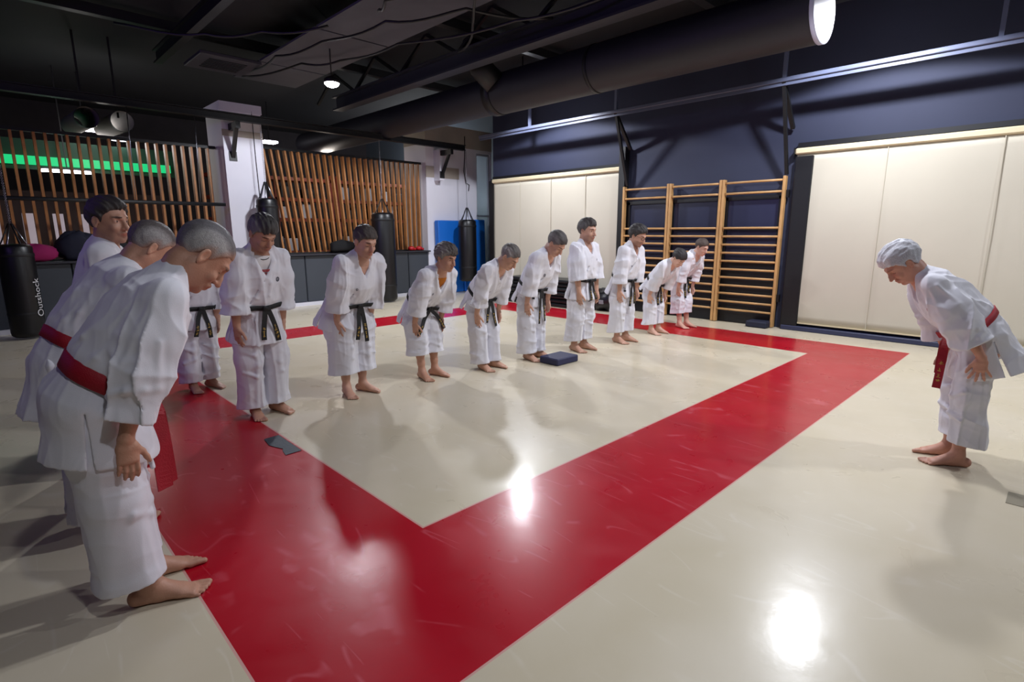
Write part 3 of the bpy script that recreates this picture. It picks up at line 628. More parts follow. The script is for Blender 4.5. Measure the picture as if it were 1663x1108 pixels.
    def mesh(s, smooth=1):
        F = s.F; h = s.h; F[[0, -1]] = .1; F[:, [0, -1]] = .1; F[:, :, [0, -1]] = .1; I = F < 0; c = np.zeros(np.array(F.shape)-1, np.uint8)
        for dx in (0, 1):
            for dy in (0, 1):
                for dz in (0, 1):
                    c += I[dx:F.shape[0]-1+dx, dy:F.shape[1]-1+dy, dz:F.shape[2]-1+dz]
        act = (c > 0) & (c < 8); ijk = np.stack(np.nonzero(act), 1); idx = np.full(c.shape, -1, np.int32); idx[act] = np.arange(len(ijk))
        acc = np.zeros((len(ijk), 3)); cnt = np.zeros(len(ijk)); C8 = [(a, b, d) for a in (0, 1) for b in (0, 1) for d in (0, 1)]
        vals = {q: F[ijk[:, 0]+q[0], ijk[:, 1]+q[1], ijk[:, 2]+q[2]] for q in C8}
        for q in C8:
            for ax in range(3):
                if q[ax]: continue
                q2 = list(q); q2[ax] = 1; q2 = tuple(q2); f0, f1 = vals[q], vals[q2]; m = (f0 < 0) != (f1 < 0)
                t = np.where(m, f0/np.where(m, f0-f1, 1), 0); p = np.tile(np.array(q, float), (len(ijk), 1)); p[:, ax] = t
                acc[m] += p[m]; cnt += m
        P = s.lo+(ijk+acc/cnt[:, None])*h; Q = []
        for ax in range(3):
            o1, o2 = [(1, 2), (2, 0), (0, 1)][ax]; sl0 = [slice(1, -1)]*3; sl1 = [slice(1, -1)]*3; sl0[ax] = slice(0, -1); sl1[ax] = slice(1, None)
            A = I[tuple(sl0)]; B = I[tuple(sl1)]; m = A != B; e = np.stack(np.nonzero(m), 1); e[:, o1] += 1; e[:, o2] += 1
            if not len(e): continue
            fl_ = A[m]
            def cell(a, b): w_ = e.copy(); w_[:, o1] -= a; w_[:, o2] -= b; return idx[w_[:, 0], w_[:, 1], w_[:, 2]]
            q = np.stack([cell(1, 1), cell(0, 1), cell(0, 0), cell(1, 0)], 1); q[~fl_] = q[~fl_][:, ::-1]; Q.append(q)
        Q = np.concatenate(Q); Q = Q[(Q >= 0).all(1)]
        for _ in range(smooth):
            S = np.zeros_like(P); n = np.zeros(len(P))
            for a, b in ((0, 1), (1, 2), (2, 3), (3, 0)):
                for u, v in ((a, b), (b, a)):
                    for ax in range(3): S[:, ax] += np.bincount(Q[:, u], P[Q[:, v], ax], len(P))
                    n += np.bincount(Q[:, u], minlength=len(P))
            P = P*.45+S/np.maximum(n, 1)[:, None]*.55
        # keep connected pieces of more than a few faces
        return P, Q
def keep_largest(P, Q):
    lab = np.arange(len(P))
    for _ in range(400):
        m = lab[Q].min(1); new = lab.copy()
        for a in range(4): np.minimum.at(new, Q[:, a], m)
        new = new[new]
        if (new == lab).all(): break
        lab = new
    u, c = np.unique(lab, return_counts=True); best = u[c.argmax()]; keep = lab == best
    mp = np.cumsum(keep)-1; return P[keep], mp[Q[keep[Q[:, 0]]]]
def to_obj(P, Q, name, m, parent, tint=None):
    me = bpy.data.meshes.new(name); me.vertices.add(len(P)); me.vertices.foreach_set('co', P.astype(np.float32).ravel())
    me.loops.add(len(Q)*4); me.loops.foreach_set('vertex_index', Q.astype(np.int32).ravel()); me.polygons.add(len(Q))
    me.polygons.foreach_set('loop_start', np.arange(0, len(Q)*4, 4, dtype=np.int32)); me.polygons.foreach_set('loop_total', np.full(len(Q), 4, np.int32))
    me.polygons.foreach_set('use_smooth', np.ones(len(Q), bool)); me.update(calc_edges=True); me.materials.append(m)
    if tint is not None:
        a = me.color_attributes.new('tint', 'FLOAT_COLOR', 'POINT'); a.data.foreach_set('color', np.concatenate([tint, np.ones((len(P), 1))], 1).astype(np.float32).ravel())
    o = bpy.data.objects.new(name, me); col.objects.link(o); o.parent = parent; return o
def waves(seed, n, scale):
    r = np.random.default_rng(seed); k = r.normal(size=(n, 3)); k /= np.linalg.norm(k, axis=1)[:, None]; k *= np.array(scale)*r.uniform(.6, 1.5, (n, 1)); return k, r.uniform(0, 6.28, n)
def noise(wv, X, Y, Z):
    k, p = wv; s = 0
    for i in range(len(p)): s = s+np.sin(k[i, 0]*X+k[i, 1]*Y+k[i, 2]*Z+p[i])
    return s/math.sqrt(len(p))
def cloth(seed, sc, amp, warp=1.2):
    a = waves(seed, 5, sc); b = waves(seed+50, 4, np.array(sc)*.5); c = waves(seed+90, 5, np.array(sc)*2.1)
    def fn(X, Y, Z):
        w_ = noise(b, X, Y, Z)*warp; v = noise(a, X+w_*.03, Y+w_*.03, Z+w_*.02); r = np.clip(1-np.abs(v)*.8, 0, 1); q = np.clip(1-np.abs(noise(c, X+w_*.02, Y, Z)), 0, 1)
        return -amp*(r**2.4*1.6-.5)*(.65+.5*np.tanh(w_))-amp*.25*(q*q-.4)
    return fn
M_GI = mat('white_cotton_gi', '#E4E3EC', .85, bump=.12, bscale=420, sheen=.2)
M_TEE = {'white': mat('white_tshirt', '#DCD8DA', .85), 'orange': mat('ochre_orange_tshirt', '#B86A12', .85)}
BELT = {'black': mat('black_cotton_belt', '#0B0B10', .6, bump=.3, bscale=200), 'red': mat('crimson_belt', '#A00A22', .6, bump=.3, bscale=200)}
M_GOLD = mat('gold_embroidery', '#C7A24A', .5); M_EMB = mat('dark_emblem_thread', '#2A2C44', .7); M_EMBR = mat('red_emblem_thread', '#9A2A30', .7)
GLYPHS = ['LKHU', 'A']
def person(P):
    J = skeleton(P); k, g = J['k'], J['g']; S = J['S']; F1, F2, u1, u2 = J['F1'], J['F2'], J['u1'], J['u2']; h = P.get('vox', .008)*.85; sd = P['seed']
    root = empty('person', (P['pos'][0], P['pos'][1], 0), math.radians(P['yaw'])); tag(root, P['label'], 'person', P.get('group'))
    hf, hs, hu, hc = J['hf'], J['hs'], J['hu'], J['head']; hk = k*1.12
    def H(f, s, u): return hc+(hf*f+hs*s+hu*u)*hk
    HB = [hf, hs, hu]
    W_, C_, U_, N_ = J['waist'], J['chest'], J['up'], J['neck']; hip = J['hip']
    # ------------------------------------------------ body, one surface
    allp = np.array([J[n] for n in J if n[:2] in ('wr', 'el', 'sh', 'hi', 'ne', 'he', 'an', 'kn')]); lo, hi = allp.min(0)-.33, allp.max(0)+.28; lo[2] = -.02
    B = Vol(lo, hi, h)
    B.limb([(hip-u1*.02, .165*g*k, .115*g*k), (W_, .15*g*k, .11*g*k), (C_, .165*g*k, .115*g*k), (U_, .15*k, .095*k)], S, .02, kk=.04)
    B.limb([(U_+u2*.02, .10*k, .08*k), (N_, .066*k, .062*k), (J['skull'], .056*k*P.get('neckw', 1), .06*k*P.get('neckw', 1)), (H(-.02, 0, -.01), .055*hk, .06*hk)], S, .03, kk=.04)
    for n, s in (('l', 1), ('r', -1)):
        sh, el, wr, hj, kn, an, toe = (J[q+'_'+n] for q in ('sh', 'el', 'wr', 'hj', 'kn', 'ank', 'toe'))
        B.limb([(U_+S*s*.05*k, .075*k, .06*k), (sh, .062*k, .062*k)], F2, .04)
        B.limb([(sh, .056*k, .056*k), (sh*.5+el*.5, .046*k, .048*k), (el, .040*k, .040*k), (el*.7+wr*.3, .043*k, .042*k), (wr, .030*k, .024*k)], S if abs(unit(wr-el)[1]) < .8 else F2, .02)
        B.limb([(hj, .092*g*k, .10*g*k), (kn, .058*k, .062*k), (kn*.65+an*.35, .056*k, .06*k), (kn*.2+an*.8+V(0, 0, .02), .036*k, .038*k), (an, .036*k, .040*k)], S, .02, kk=.03)
        # foot
        sd_ = V(-toe[1], toe[0], 0); a0 = V(an[0], an[1], 0)
        B.limb([(a0-toe*.055*k+V(0, 0, .034*k), .031*k, .034*k), (a0+toe*.03*k+V(0, 0, .042*k), .034*k, .042*k), (a0+toe*.105*k+V(0, 0, .027*k), .042*k, .026*k), (a0+toe*.15*k+V(0, 0, .018*k), .046*k, .018*k)], sd_, .015)
        B.limb([(an, .036*k, .038*k), (a0+toe*.07*k+V(0, 0, .045*k), .028*k, .022*k)], sd_, .03)
        for q in range(5):     # toes, big toe inside
            off = (-s)*(.036-.0185*q)*k; L_ = [.205, .203, .196, .186, .172][q]*k; r = [.0135, .0095, .009, .0085, .008][q]*k
            b0 = a0+toe*(.145*k-.006*q*k)+sd_*off*.92; b1 = a0+toe*L_+sd_*off*1.02
            B.limb([(b0+V(0, 0, .016*k), r*1.05, r*1.1), ((b0+b1)/2+V(0, 0, .017*k-.002*q*k), r*.95, r*1.0), (b1+V(0, 0, r), r*1.05, r*.95)], sd_, .004, kk=.004)
        # hand: palm, four bent fingers and a thumb
        D = J['hd_'+n]; tp = hip+(kn-hip)*.5; inn = unit(V(-.25, -s, 0)-np.dot(V(-.25, -s, 0), D)*D)
        if 'palm_'+n in P: inn = unit(V(*P['palm_'+n])-np.dot(V(*P['palm_'+n]), D)*D)
        T = unit(np.cross(D, inn))*1.; 
        if np.dot(T, V(1, 0, 0)) < 0: T = -T         # thumb side forwards
        spread = P.get('spread_'+n, .12)
        wr2 = wr
        B.limb([(wr2, .027*k, .021*k), (wr2+D*.035*k, .034*k, .018*k), (wr2+D*.085*k, .038*k, .0145*k)], T, .012)
        base = wr2+D*.088*k
        for q in range(4):
            o_ = (.027-.018*q)*k; L_ = [.080, .090, .084, .067][q]*k; fd = unit(D+T*spread*(1.2-.85*q)); p0 = base+T*o_-D*[.003, 0, .003, .010][q]*k
            r = [.0088, .009, .0087, .0078][q]*k; b1 = unit(fd+inn*.18); b2 = unit(fd+inn*.45); b3 = unit(fd+inn*.7)
            p1 = p0+b1*L_*.45; p2 = p1+b2*L_*.3; p3 = p2+b3*L_*.22
            B.limb([(p0-fd*.02*k, r*1.08, r*1.05), (p1, r, r), (p2, r*.94, r*.92), (p3, r*.82, r*.8)], T, .003, kk=.006)
        t0 = wr2+D*.028*k+T*.022*k; td = unit(D*.75+T*.62+inn*.25); t1 = t0+td*.045*k; t2 = t1+unit(td+D*.5)*.030*k; t3 = t2+unit(td+D*.7)*.022*k
        B.limb([(t0, .016*k, .014*k), (t1, .0115*k, .011*k), (t2, .0105*k, .010*k), (t3, .009*k, .0085*k)], inn, .012, kk=.008)
    # head
    fs = P.get('face', 1.)
    B.ell(H(-.014, 0, .032), V(.096, .077, .088)*hk, HB, .02)
    B.ell(H(.022, 0, -.035), V(.066, .060*fs, .082)*hk, HB, .03)
    B.ell(H(.038, 0, -.078), V(.046, .044*fs, .040)*hk, HB, .02)
    B.ell(H(.072, 0, -.104), V(.018, .021, .016)*hk, HB, .02)
    B.limb([(H(-.005, .052*fs, -.05), .02*hk, .03*hk), (H(.05, .030*fs, -.095), .016*hk, .02*hk)], hs, .02)
    B.limb([(H(-.005, -.052*fs, -.05), .02*hk, .03*hk), (H(.05, -.030*fs, -.095), .016*hk, .02*hk)], hs, .02)
    B.limb([(H(.066, .040, .018), .012*hk, .012*hk), (H(.080, .018, .022), .012*hk, .012*hk), (H(.083, 0, .018), .010*hk, .010*hk), (H(.080, -.018, .022), .012*hk, .012*hk), (H(.066, -.040, .018), .012*hk, .012*hk)], hu, .012)
    for s in (1, -1):
        B.ell(H(.088, s*.031, -.002), V(.016, .017, .012)*hk, HB, .012, 'sub')
        B.ell(H(.066, s*.031, -.002), V(.0135, .0155, .0125)*hk, HB, .004)
        B.ell(H(.066, s*.036, -.036), V(.016, .018, .016)*hk, HB, .02)
        B.ell(H(.094, s*.012, -.040), V(.010, .0075, .008)*hk, HB, .006)
        E0 = H(-.012, s*.080, -.008); eb = [unit(hf*.94+hs*s*-.30), unit(hs*s*.94+hf*.30), hu]
        B.ell(E0, V(.018, .008, .030)*hk, eb, .004); B.ell(E0+hs*s*.007*hk+hf*.004*hk, V(.012, .007, .020)*hk, eb, .004, 'sub'); B.ell(E0-hu*.026*hk, V(.009, .007, .010)*hk, eb, .006)
    B.limb([(H(.084, 0, .012), .008*hk, .010*hk), (H(.098, 0, -.018), .009*hk, .011*hk), (H(.112, 0, -.038), .0115*hk, .011*hk)], hs, .010)
    B.limb([(H(.080, .022, -.068), .008*hk, .008*hk), (H(.092, .008, -.0635), .0075*hk, .0065*hk), (H(.092, -.008, -.0635), .0075*hk, .0065*hk), (H(.080, -.022, -.068), .008*hk, .008*hk)], hu, .006)
    B.limb([(H(.080, .018, -.074), .007*hk, .007*hk), (H(.089, 0, -.0785), .008*hk, .0075*hk), (H(.080, -.018, -.074), .007*hk, .007*hk)], hu, .006)
    B.limb([(H(.100, .016, -.0708), .0012+h*.12, .0012+h*.12), (H(.104, 0, -.0708), .0012+h*.12, .0012+h*.12), (H(.100, -.016, -.0708), .0012+h*.12, .0012+h*.12)], hu, .003, 'sub')
    Pb, Qb = B.mesh(1); Pb, Qb = keep_largest(Pb, Qb); del B
    # tint: lips, brows, eyes, stubble are colours the skin itself has
    R = (Pb-hc)/hk; f_, s_, u_ = R@hf, R@hs, R@hu; t = np.ones((len(Pb), 3))
    def blend(m, c): 
        nonlocal t
        m = np.clip(m, 0, 1)[:, None]; t = t*(1-m)+np.array(c)*m
    near = (np.abs(f_) < .2) & (np.abs(s_) < .12) & (np.abs(u_) < .2)
    if P.get('stubble'): blend(near*(1-np.abs(f_-.06)/.07)*np.clip((-.035-u_)/.02, 0, 1)*P['stubble'], (.45, .42, .42))
    if P.get('beard'): 
        bm = near*(f_ > -.0)*np.clip((-.042-u_)/.012, 0, 1)*np.clip(1.3-np.abs(u_+.07)/.012*(np.abs(s_) < .02)*0, 0, 1); bm = bm*np.clip((.075-np.abs(s_))/.02, 0, 1)*np.clip(((f_-.01)+(-.05-u_)*.8)/.02, 0, 1); blend(bm*.7, P['beard'])
    blend(near*(f_ > .07)*(1-((s_/.026)**2+((u_+.071)/.0125)**2))*1.5, (.78, .48, .46))
    eb = P.get('brow', (.22, .17, .15)); blend(near*(f_ > .055)*(1-(((np.abs(s_)-.032)/.021)**2+((u_-.021)/.0065)**2))*3, eb)
    if P.get('eyes_open'):
        blend(near*(f_ > .055)*(1-(((np.abs(s_)-.031)/.014)**2+((u_+.002)/.007)**2))*3, (1.15, 1.25, 1.4)); blend(near*(f_ > .055)*(1-(((np.abs(s_)-.031)/.0065)**2+((u_+.001)/.0072)**2))*4, (.09, .07, .07))
    else: blend(near*(f_ > .05)*(1-(((np.abs(s_)-.031)/.015)**2+((u_+.009)/.0032)**2))*3, (.16, .12, .11))
    blend(near*(f_ > .08)*(1-((s_/.025)**2+((u_+.04)/.02)**2))*.35, (1.05, .78, .72))
    tone = P['skin']; skin = mat('skin_tone_%d_%d' % (tone[0], tone[1]), tone, .5, attr=True, bump=.15, bscale=120, var=.12, vscale=9)
    skin.node_tree.nodes['Principled BSDF'].inputs['Subsurface Weight'].default_value = .0
    body = to_obj(Pb, Qb, 'body', skin, root, t)
    # ------------------------------------------------ hair
    hr = P.get('hair', {}); th_ = hr.get('t', .010)
    Vh = Vol(hc-.2, hc+.2, max(h*.8, .0035)); Vh.ell(H(-.017, 0, .034), V(.098+th_, .079+th_, .088+th_)*hk, HB, 0)
    if hr.get('top'): Vh.ell(H(.012, 0, .082), V(.075, .06, .04+hr['top'])*hk, HB, .02)
    line = hr.get('line', .058); hw = waves(sd+21, 4, (1, 1, 1)); k9 = 60.
    def cut(X, Y, Z):
        x, y, z = X-hc[0], Y-hc[1], Z-hc[2]; f = (x*hf[0]+y*hf[1]+z*hf[2])/hk; u = (x*hu[0]+y*hu[1]+z*hu[2])/hk
        s__ = np.abs((x*hs[0]+y*hs[1]+z*hs[2])/hk)
        hl = np.interp(f, [-.13, -.05, -.028, -.004, .012, .030, .05, .075, .11], [-.075, -.062, -.01, .004, -.012, .022, .04, line, line+.012]) + np.clip((s__-.045)*.3*(f > .04), 0, .02)
        return (u-hl-.005*noise(hw, f*k9+s__*20, s__*70, f*30))*hk*.75
    sl, G = Vh.region(hc-.2, hc+.2); cc = cut(*G); cc = -cc.astype(np.float32); kq = .5*th_+.006; h_ = np.maximum(kq-np.abs(Vh.F-cc), 0)/kq; Vh.F = np.maximum(Vh.F, cc)+h_*h_*kq*.3
    Vh.ell(H(-.008, .088, -.010), V(.026, .02, .030)*hk, HB, .0, 'sub'); Vh.ell(H(-.008, -.088, -.010), V(.026, .02, .030)*hk, HB, .0, 'sub')
    if hr.get('bun'):
        for (p, r_) in hr['bun']: Vh.ell(H(*p), V(*r_)*hk, HB, .015)
    if hr.get('tail'):
        tl = [(H(*p), r_*hk, r_*hk) for p, r_ in hr['tail']]; Vh.limb(tl, hs, .015)
    st = waves(sd+7, 6, (90, 90, 90)); 
    def hd(X, Y, Z):
        x, y, z = X-hc[0], Y-hc[1], Z-hc[2]; f = x*hf[0]+y*hf[1]+z*hf[2]; s = x*hs[0]+y*hs[1]+z*hs[2]; u = x*hu[0]+y*hu[1]+z*hu[2]
        return hr.get('amp', .003)*(1.6*np.abs(noise(st, f*.25+s*.4, s*1.6, u*.5))-1.0+.5*noise(st, f*1.2, s*2.5, u*1.7))
    Vh.displace(hd); Ph, Qh = Vh.mesh(1)
    R = (Ph-hc)/hk; hair_c = np.array(hr.get('c', (1, 1, 1)), float); side = np.array(hr.get('side', hr.get('c', (1, 1, 1))), float)
    mix_ = np.clip(.5+(np.abs(R@hs)-.06)/.02-(R@hu-.05)*12, 0, 1)[:, None]; sp = .8+.4*np.random.default_rng(sd).random(len(Ph))[:, None]
    tint = (hair_c*(1-mix_)+side*mix_)*sp
    if hr.get('fade'):
        f = R@hf; hl = np.interp(f, [-.13, -.05, -.028, -.004, .012, .030, .05, .075, .11], [-.075, -.062, -.01, .004, -.012, .022, .04, line, line+.012]); w_ = np.clip((R@hu-hl)/hr['fade'], 0, 1)[:, None]
        tint = np.array(lin(P['skin'])[:3])*.8*(1-w_)+tint*w_
    to_obj(Ph, Qh, 'hair', mat('hair', '#FFFFFF', .55, attr=True, bump=.45, bscale=260), root, tint)
    # ------------------------------------------------ trousers
    hem = {'l': P.get('hem', .12), 'r': P.get('hem', .12)}; lw = P.get('legw', .118)*k
    lo = np.minimum.reduce([J['ank_l'], J['ank_r'], hip])-.22; hi = np.maximum.reduce([J['ank_l'], J['ank_r'], hip])+.24; lo[2] = .0
    Tv = Vol(lo, hi, h)
    Tv.limb([(W_-u1*.04*k, .135*g*k, .098*g*k), (hip+F1*.01, .155*g*k, .108*g*k), (hip-V(0, 0, .09*k)+F1*.012, .15*g*k, .112*g*k)], S, .02)
    for n, s in (('l', 1), ('r', -1)):
        hj, kn, an = J['hj_'+n], J['kn_'+n], J['ank_'+n]; e = V(an[0], an[1], hem[n]); kx = kn+V(-.005, s*.006, 0)
        t_ = (kn[2]-hem[n])/(kn[2]-an[2]); e = kn+(an-kn)*t_; e = e+V(P.get('hemback', -.015-.03*math.sin(math.radians(P['bend']))), s*.006, 0)
        fl2 = P.get('flare', 1.06); e2 = e+unit(e-kx)*.07
        Tv.limb([(hj+V(.01, 0, .02), .095*g*k, .108*g*k), (hj*.5+kn*.5, lw*.90*g, lw*1.0*g), (kx, lw*.86, lw*.95), (e, lw*.86, lw*fl2), (e2, lw*.87, lw*fl2*1.01)], S, .012, kk=.03)
    Tv.displace(cloth(sd+11, (24, 24, 3.), .017*P.get('fold', 1.)), .05)
    Tv.displace(cloth(sd+12, (12, 12, 22.), .010*P.get('fold', 1.)), .05)
    ks = cloth(sd+13, (16, 16, 34), .006)
    for n, s in (('l', 1), ('r', -1)):      # front crease, knee folds
        hj, kn, an = J['hj_'+n], J['kn_'+n], J['ank_'+n]; fr = V(1, 0, 0); e = kn+(an-kn)*((kn[2]-hem[n])/(kn[2]-an[2]))+V(P.get('hemback', -.015-.03*math.sin(math.radians(P['bend']))), 0, 0)
        Tv.limb([(hj*.4+kn*.6+fr*lw*.95, .006, .006), (kn+fr*lw*.93+V(0, -s*.01, 0), .009, .009), (e+fr*lw*.97+V(0, s*.02, .01), .007, .007)], S, .035)
        rg = random.Random(sd*3+s)
        for q in range(4):
            zc = kn[2]-.10+q*.09+rg.uniform(-.02, .02); sg = rg.choice((-1, 1)); b = kn if zc < kn[2] else hj*((zc-kn[2])/(hj[2]-kn[2]))+kn*(1-(zc-kn[2])/(hj[2]-kn[2]))
            Tv.limb([(V(b[0]+.05, b[1]-sg*.085, zc-.03), .006, .006), (V(b[0]+lw*.95, b[1]+sg*.01, zc), .009, .008), (V(b[0]+.06, b[1]+sg*.09, zc+.045), .006, .006)], S, .025)
    th = max(.015, 2.2*h); hz_ = P.get('hem', .12); cdir = V(.0, 0, 0)
    Tv.hollow(th, lambda X, Y, Z: Z-(hz_+.13)+0*X+0*Y, lo, hi)
    Tv.halfspace(V(J['ank_l'][0], 0, hz_), V(P.get('hemtilt', .12), 0, -1.), lo, V(hi[0], hi[1], hz_+.1))
    Pt, Qt = Tv.mesh(1); Pt, Qt = keep_largest(Pt, Qt); to_obj(Pt, Qt, 'trousers', M_GI, root); del Tv
    # ------------------------------------------------ jacket
    Ls = P.get('skirt', .27)*k; dn = -unit(u1*P.get('stiff', .6)+V(0, 0, .45)); hipS = W_-u1*.12*k+F1*-.004; hemc = hipS+dn*(Ls-.10*k)+F1*P.get('sko', 0.)
    sag = max(0, math.sin(math.radians(P['bend'])))
    gw = [(W_-u1*.012, .160*g*k, .122*g*k), (W_+u1*.05*k+F1*.01, .178*g*k, .142*g*k), (C_-u2*.02+F2*(.012+.01*sag), .187*g*k, (.138+.012*sag)*g*k), (C_+u2*.07*k+F2*.006, .186*(.5+.5*g)*k, .130*k), (U_+u2*.01, .160*k, .108*k), (N_-u2*.03, .085*k, .080*k), (N_+u2*.022+F2*.004, .068*k, .068*k)]
    fb = .205*P.get('skw', 1.)
    hemx = hemc+dn*.07
    sk = [(W_+u1*.01, .158*g*k, .12*g*k), (W_-u1*.06*k, .172*g*k, .136*g*k), (hipS, .186*g*k, .140*g*k), (hemc, fb*1.06*g*k, fb*.95*g*k), (hemx, fb*1.12*g*k, fb*1.01*g*k)]
    cf = {n: P.get('cuff_'+n, P.get('cuff', .6)) for n in 'lr'}; sw = P.get('sleeve', .083)*k; cfs = P.get('cuffs', 1.)
    allp = np.array([J['sh_l'], J['sh_r'], J['el_l'], J['el_r'], J['wr_l'], J['wr_r'], N_, hemc, W_]); lo, hi = allp.min(0)-.28, allp.max(0)+.24
    Jv = Vol(lo, hi, h); Sv = Vol(lo, hi, h)
    Jv.limb(gw, S, .02, kk=.045); Jv.limb(sk, S, .015, kk=.03)
    grav = V(0, 0, -1); cuffs = {}
    for n, s in (('l', 1), ('r', -1)):
        sh, el, wr = J['sh_'+n], J['el_'+n], J['wr_'+n]; e = el+(wr-el)*cf[n]; ax = unit(wr-el); cuffs[n] = (e, ax)
        pd = unit(grav-np.dot(grav, ax)*ax) if abs(ax[2]) < .97 else F2; dz = (1-abs(ax[2]))
        Jv.limb([(N_-u2*.045+S*s*.045*k, .052*k, .060*k), (sh-u2*.006, .064*k, .068*k)], F2, .03)
        sl_ = [(sh, .074*k, .076*k), (sh*.45+el*.55+grav*.008, sw*.95, sw*1.02), (el+grav*.006, sw*.93, sw*1.0), (e+grav*.012*dz, sw*.98*cfs, sw*1.08*cfs)]
        ax = unit(sl_[-1][0]-sl_[-2][0]); cuffs[n] = (sl_[-1][0], ax, sl_)
        Sv.limb(sl_+[(sl_[-1][0]+ax*.07, sw*cfs, sw*1.12*cfs)], S, .0, kk=.05)
    fm = P.get('fold', 1.); Jv.displace(cloth(sd, (17, 17, 6.), .015*fm), .06); Jv.displace(cloth(sd+5, (34, 34, 16.), .006*fm), .06); Sv.displace(cloth(sd+1, (25, 25, 4.5), .016*fm), .06); Sv.displace(cloth(sd+2, (12, 12, 26.), .009*fm), .06)
    def T(u, a, off=0.):   # point on the jacket trunk, u 0 belt .. 1 neck, angle a from front towards the left
        q = u*(len(gw)-1); i = min(int(q), len(gw)-2); q -= i; c = gw[i][0]*(1-q)+gw[i+1][0]*q; rs = gw[i][1]*(1-q)+gw[i+1][1]*q; rf = gw[i][2]*(1-q)+gw[i+1][2]*q
        a = math.radians(a); d = unit(gw[i+1][0]-gw[i][0]); fx = np.cross(S, d); fx = unit(fx); 
        return c+S*math.sin(a)*(rs+off)+fx*math.cos(a)*(rf+off)
    rg = random.Random(sd)
    for q in range(12):      # pulled folds running up from the belt
        a0 = rg.uniform(0, 360); a1 = a0+rg.uniform(-35, 35); u_e = rg.uniform(.35, .7)
        Jv.limb([(T(.06, a0), .007, .007), (T(u_e*.5, (a0+a1)/2, .005), .012, .010), (T(u_e, a1, -.004), .006, .006)], S, .018)
    for n, s in (('l', 1), ('r', -1)):  # folds along the sleeves
        sl_ = cuffs[n][2]
        for q in range(5):
            a = rg.uniform(0, 6.28); tw = rg.uniform(-.7, .7); pts = []
            for j, (c, ra, rb) in enumerate(sl_[:]):
                d = unit(sl_[min(j+1, 3)][0]-sl_[max(j-1, 0)][0]); x = unit(np.cross(d, F2)); y = np.cross(d, x); b = a+tw*j; pts.append((c+(x*math.cos(b)+y*math.sin(b))*ra*.97, .005+.003*(j in (1, 2)), .006))
            Sv.limb(pts[rg.choice((0, 1)):], S, .02)
        c, ra, rb = sl_[1]
        for q in range(3):
            a = rg.uniform(0, 6.28); d = unit(sl_[2][0]-sl_[0][0]); x = unit(np.cross(d, F2)); y = np.cross(d, x); cc = sl_[2][0]+d*(q-1)*.05
            Sv.limb([(cc+(x*math.cos(a+j*.6)+y*math.sin(a+j*.6))*ra*.96+d*.02*j, .006, .006) for j in range(4)], S, .025)
        yk = J['sh_'+n]*.8+J['el_'+n]*.2; 
    th = max(.016, 2.2*h); hs_ = hipS*.6+hemc*.4
    Jv.hollow(th, lambda X, Y, Z: -((X-hs_[0])*dn[0]+(Y-hs_[1])*dn[1]+(Z-hs_[2])*dn[2]), lo, hi)
    for n in 'lr':
        c, ax, sl_ = cuffs[n]; c0 = c-ax*.13; bl, bh = c-.30, c+.30
        Sv.hollow(th, lambda X, Y, Z: -((X-c0[0])*ax[0]+(Y-c0[1])*ax[1]+(Z-c0[2])*ax[2]), np.maximum(bl, V(-9, 0 if n == 'l' else -9, -9)), np.minimum(bh, V(9, 9 if n == 'l' else 0, 9)))
        Sv.halfspace(c, ax, np.maximum(bl, V(-9, 0 if n == 'l' else -9, -9)), np.minimum(bh, V(9, 9 if n == 'l' else 0, 9)))
    Jv.halfspace(hemc, dn, lo, hi)
    Jv.F = np.maximum(Jv.F, 0+Jv.F)
    for s in (1, -1):
        Jv.limb([(hipS+S*s*.2*g*k-F1*.01, .002, .04), (hemc+dn*.04+S*s*fb*1.06*g*k-F1*.02, P.get('vent', .014), .10)], F1, .0, 'sub')
    A_, B_ = Jv.F, Sv.F; h_ = np.maximum(.03-np.abs(A_-B_), 0)/.03; Jv.F = np.minimum(A_, B_)-h_*h_*.03*.25*(A_ > -9); del Sv, A_, B_, h_
    # lapels: wearer's left over right, continuing below the belt
    vd = P.get('vneck', .5)   # height of the V apex
    lapL = [T(.97, 178, .004), T(.97, 110, .002), T(.88, 50, .0), T((.9+vd)/2, 28, .003), T(vd, 4, .004), T(vd*.5, -22, .005), T(.04, -40, .004)]
    lapR = [T(.97, -178, .004), T(.97, -110, .002), T(.88, -50, .0), T((.9+vd)/2, -26, .003), T(vd, -2, .0), T(vd*.75, 10, .0)]
    # V opening
    ap = T(vd+.03, 1, .01); tp0 = N_+F2*.075*k-u2*.01; wv = P.get('vwide', .064)*k
    Jv.limb([(ap, .006, .05), ((ap+tp0)/2+F2*.01, wv*.62, .055), (tp0, wv*1.05, .07), (N_+u2*.10+F2*.045, .075*k, .075*k)], S, .008, 'sub')
    Jv.limb([(N_-u2*.02*k+F2*.012, .050*k, .052*k), (N_+u2*.06+F2*.03, .064*k, .068*k), (N_+u2*.14+F2*.05, .10*k, .10*k)], S, .006, 'sub')
    lr = max(.010, h*1.2); gr = max(.008, h*1.1)
    Jv.limb([(p-S*.027*k-u2*.006, gr, gr*1.2) for p in lapL[3:]], S, .004, 'sub')
    Jv.limb([(p, lr, .021*k) for p in lapR], F2, .006, kk=.01); Jv.limb([(p, lr*1.15, .022*k) for p in lapL], F2, .006, kk=.01)
    ov = [T(.0, -34, .0)]
    ov = [W_+F1*.125*g*k-S*.05+dn*.03, hipS+F1*.150*g*k-S*.07*k, hemc+F1*fb*.90*g*k-S*.085*k+dn*-.012]
    if P.get('overlap', True): Jv.limb([(p, lr, .018) for p in ov], F1, .006)
    Pj, Qj = Jv.mesh(1); Pj, Qj = keep_largest(Pj, Qj); jk = to_obj(Pj, Qj, 'jacket', M_GI, root); del Jv
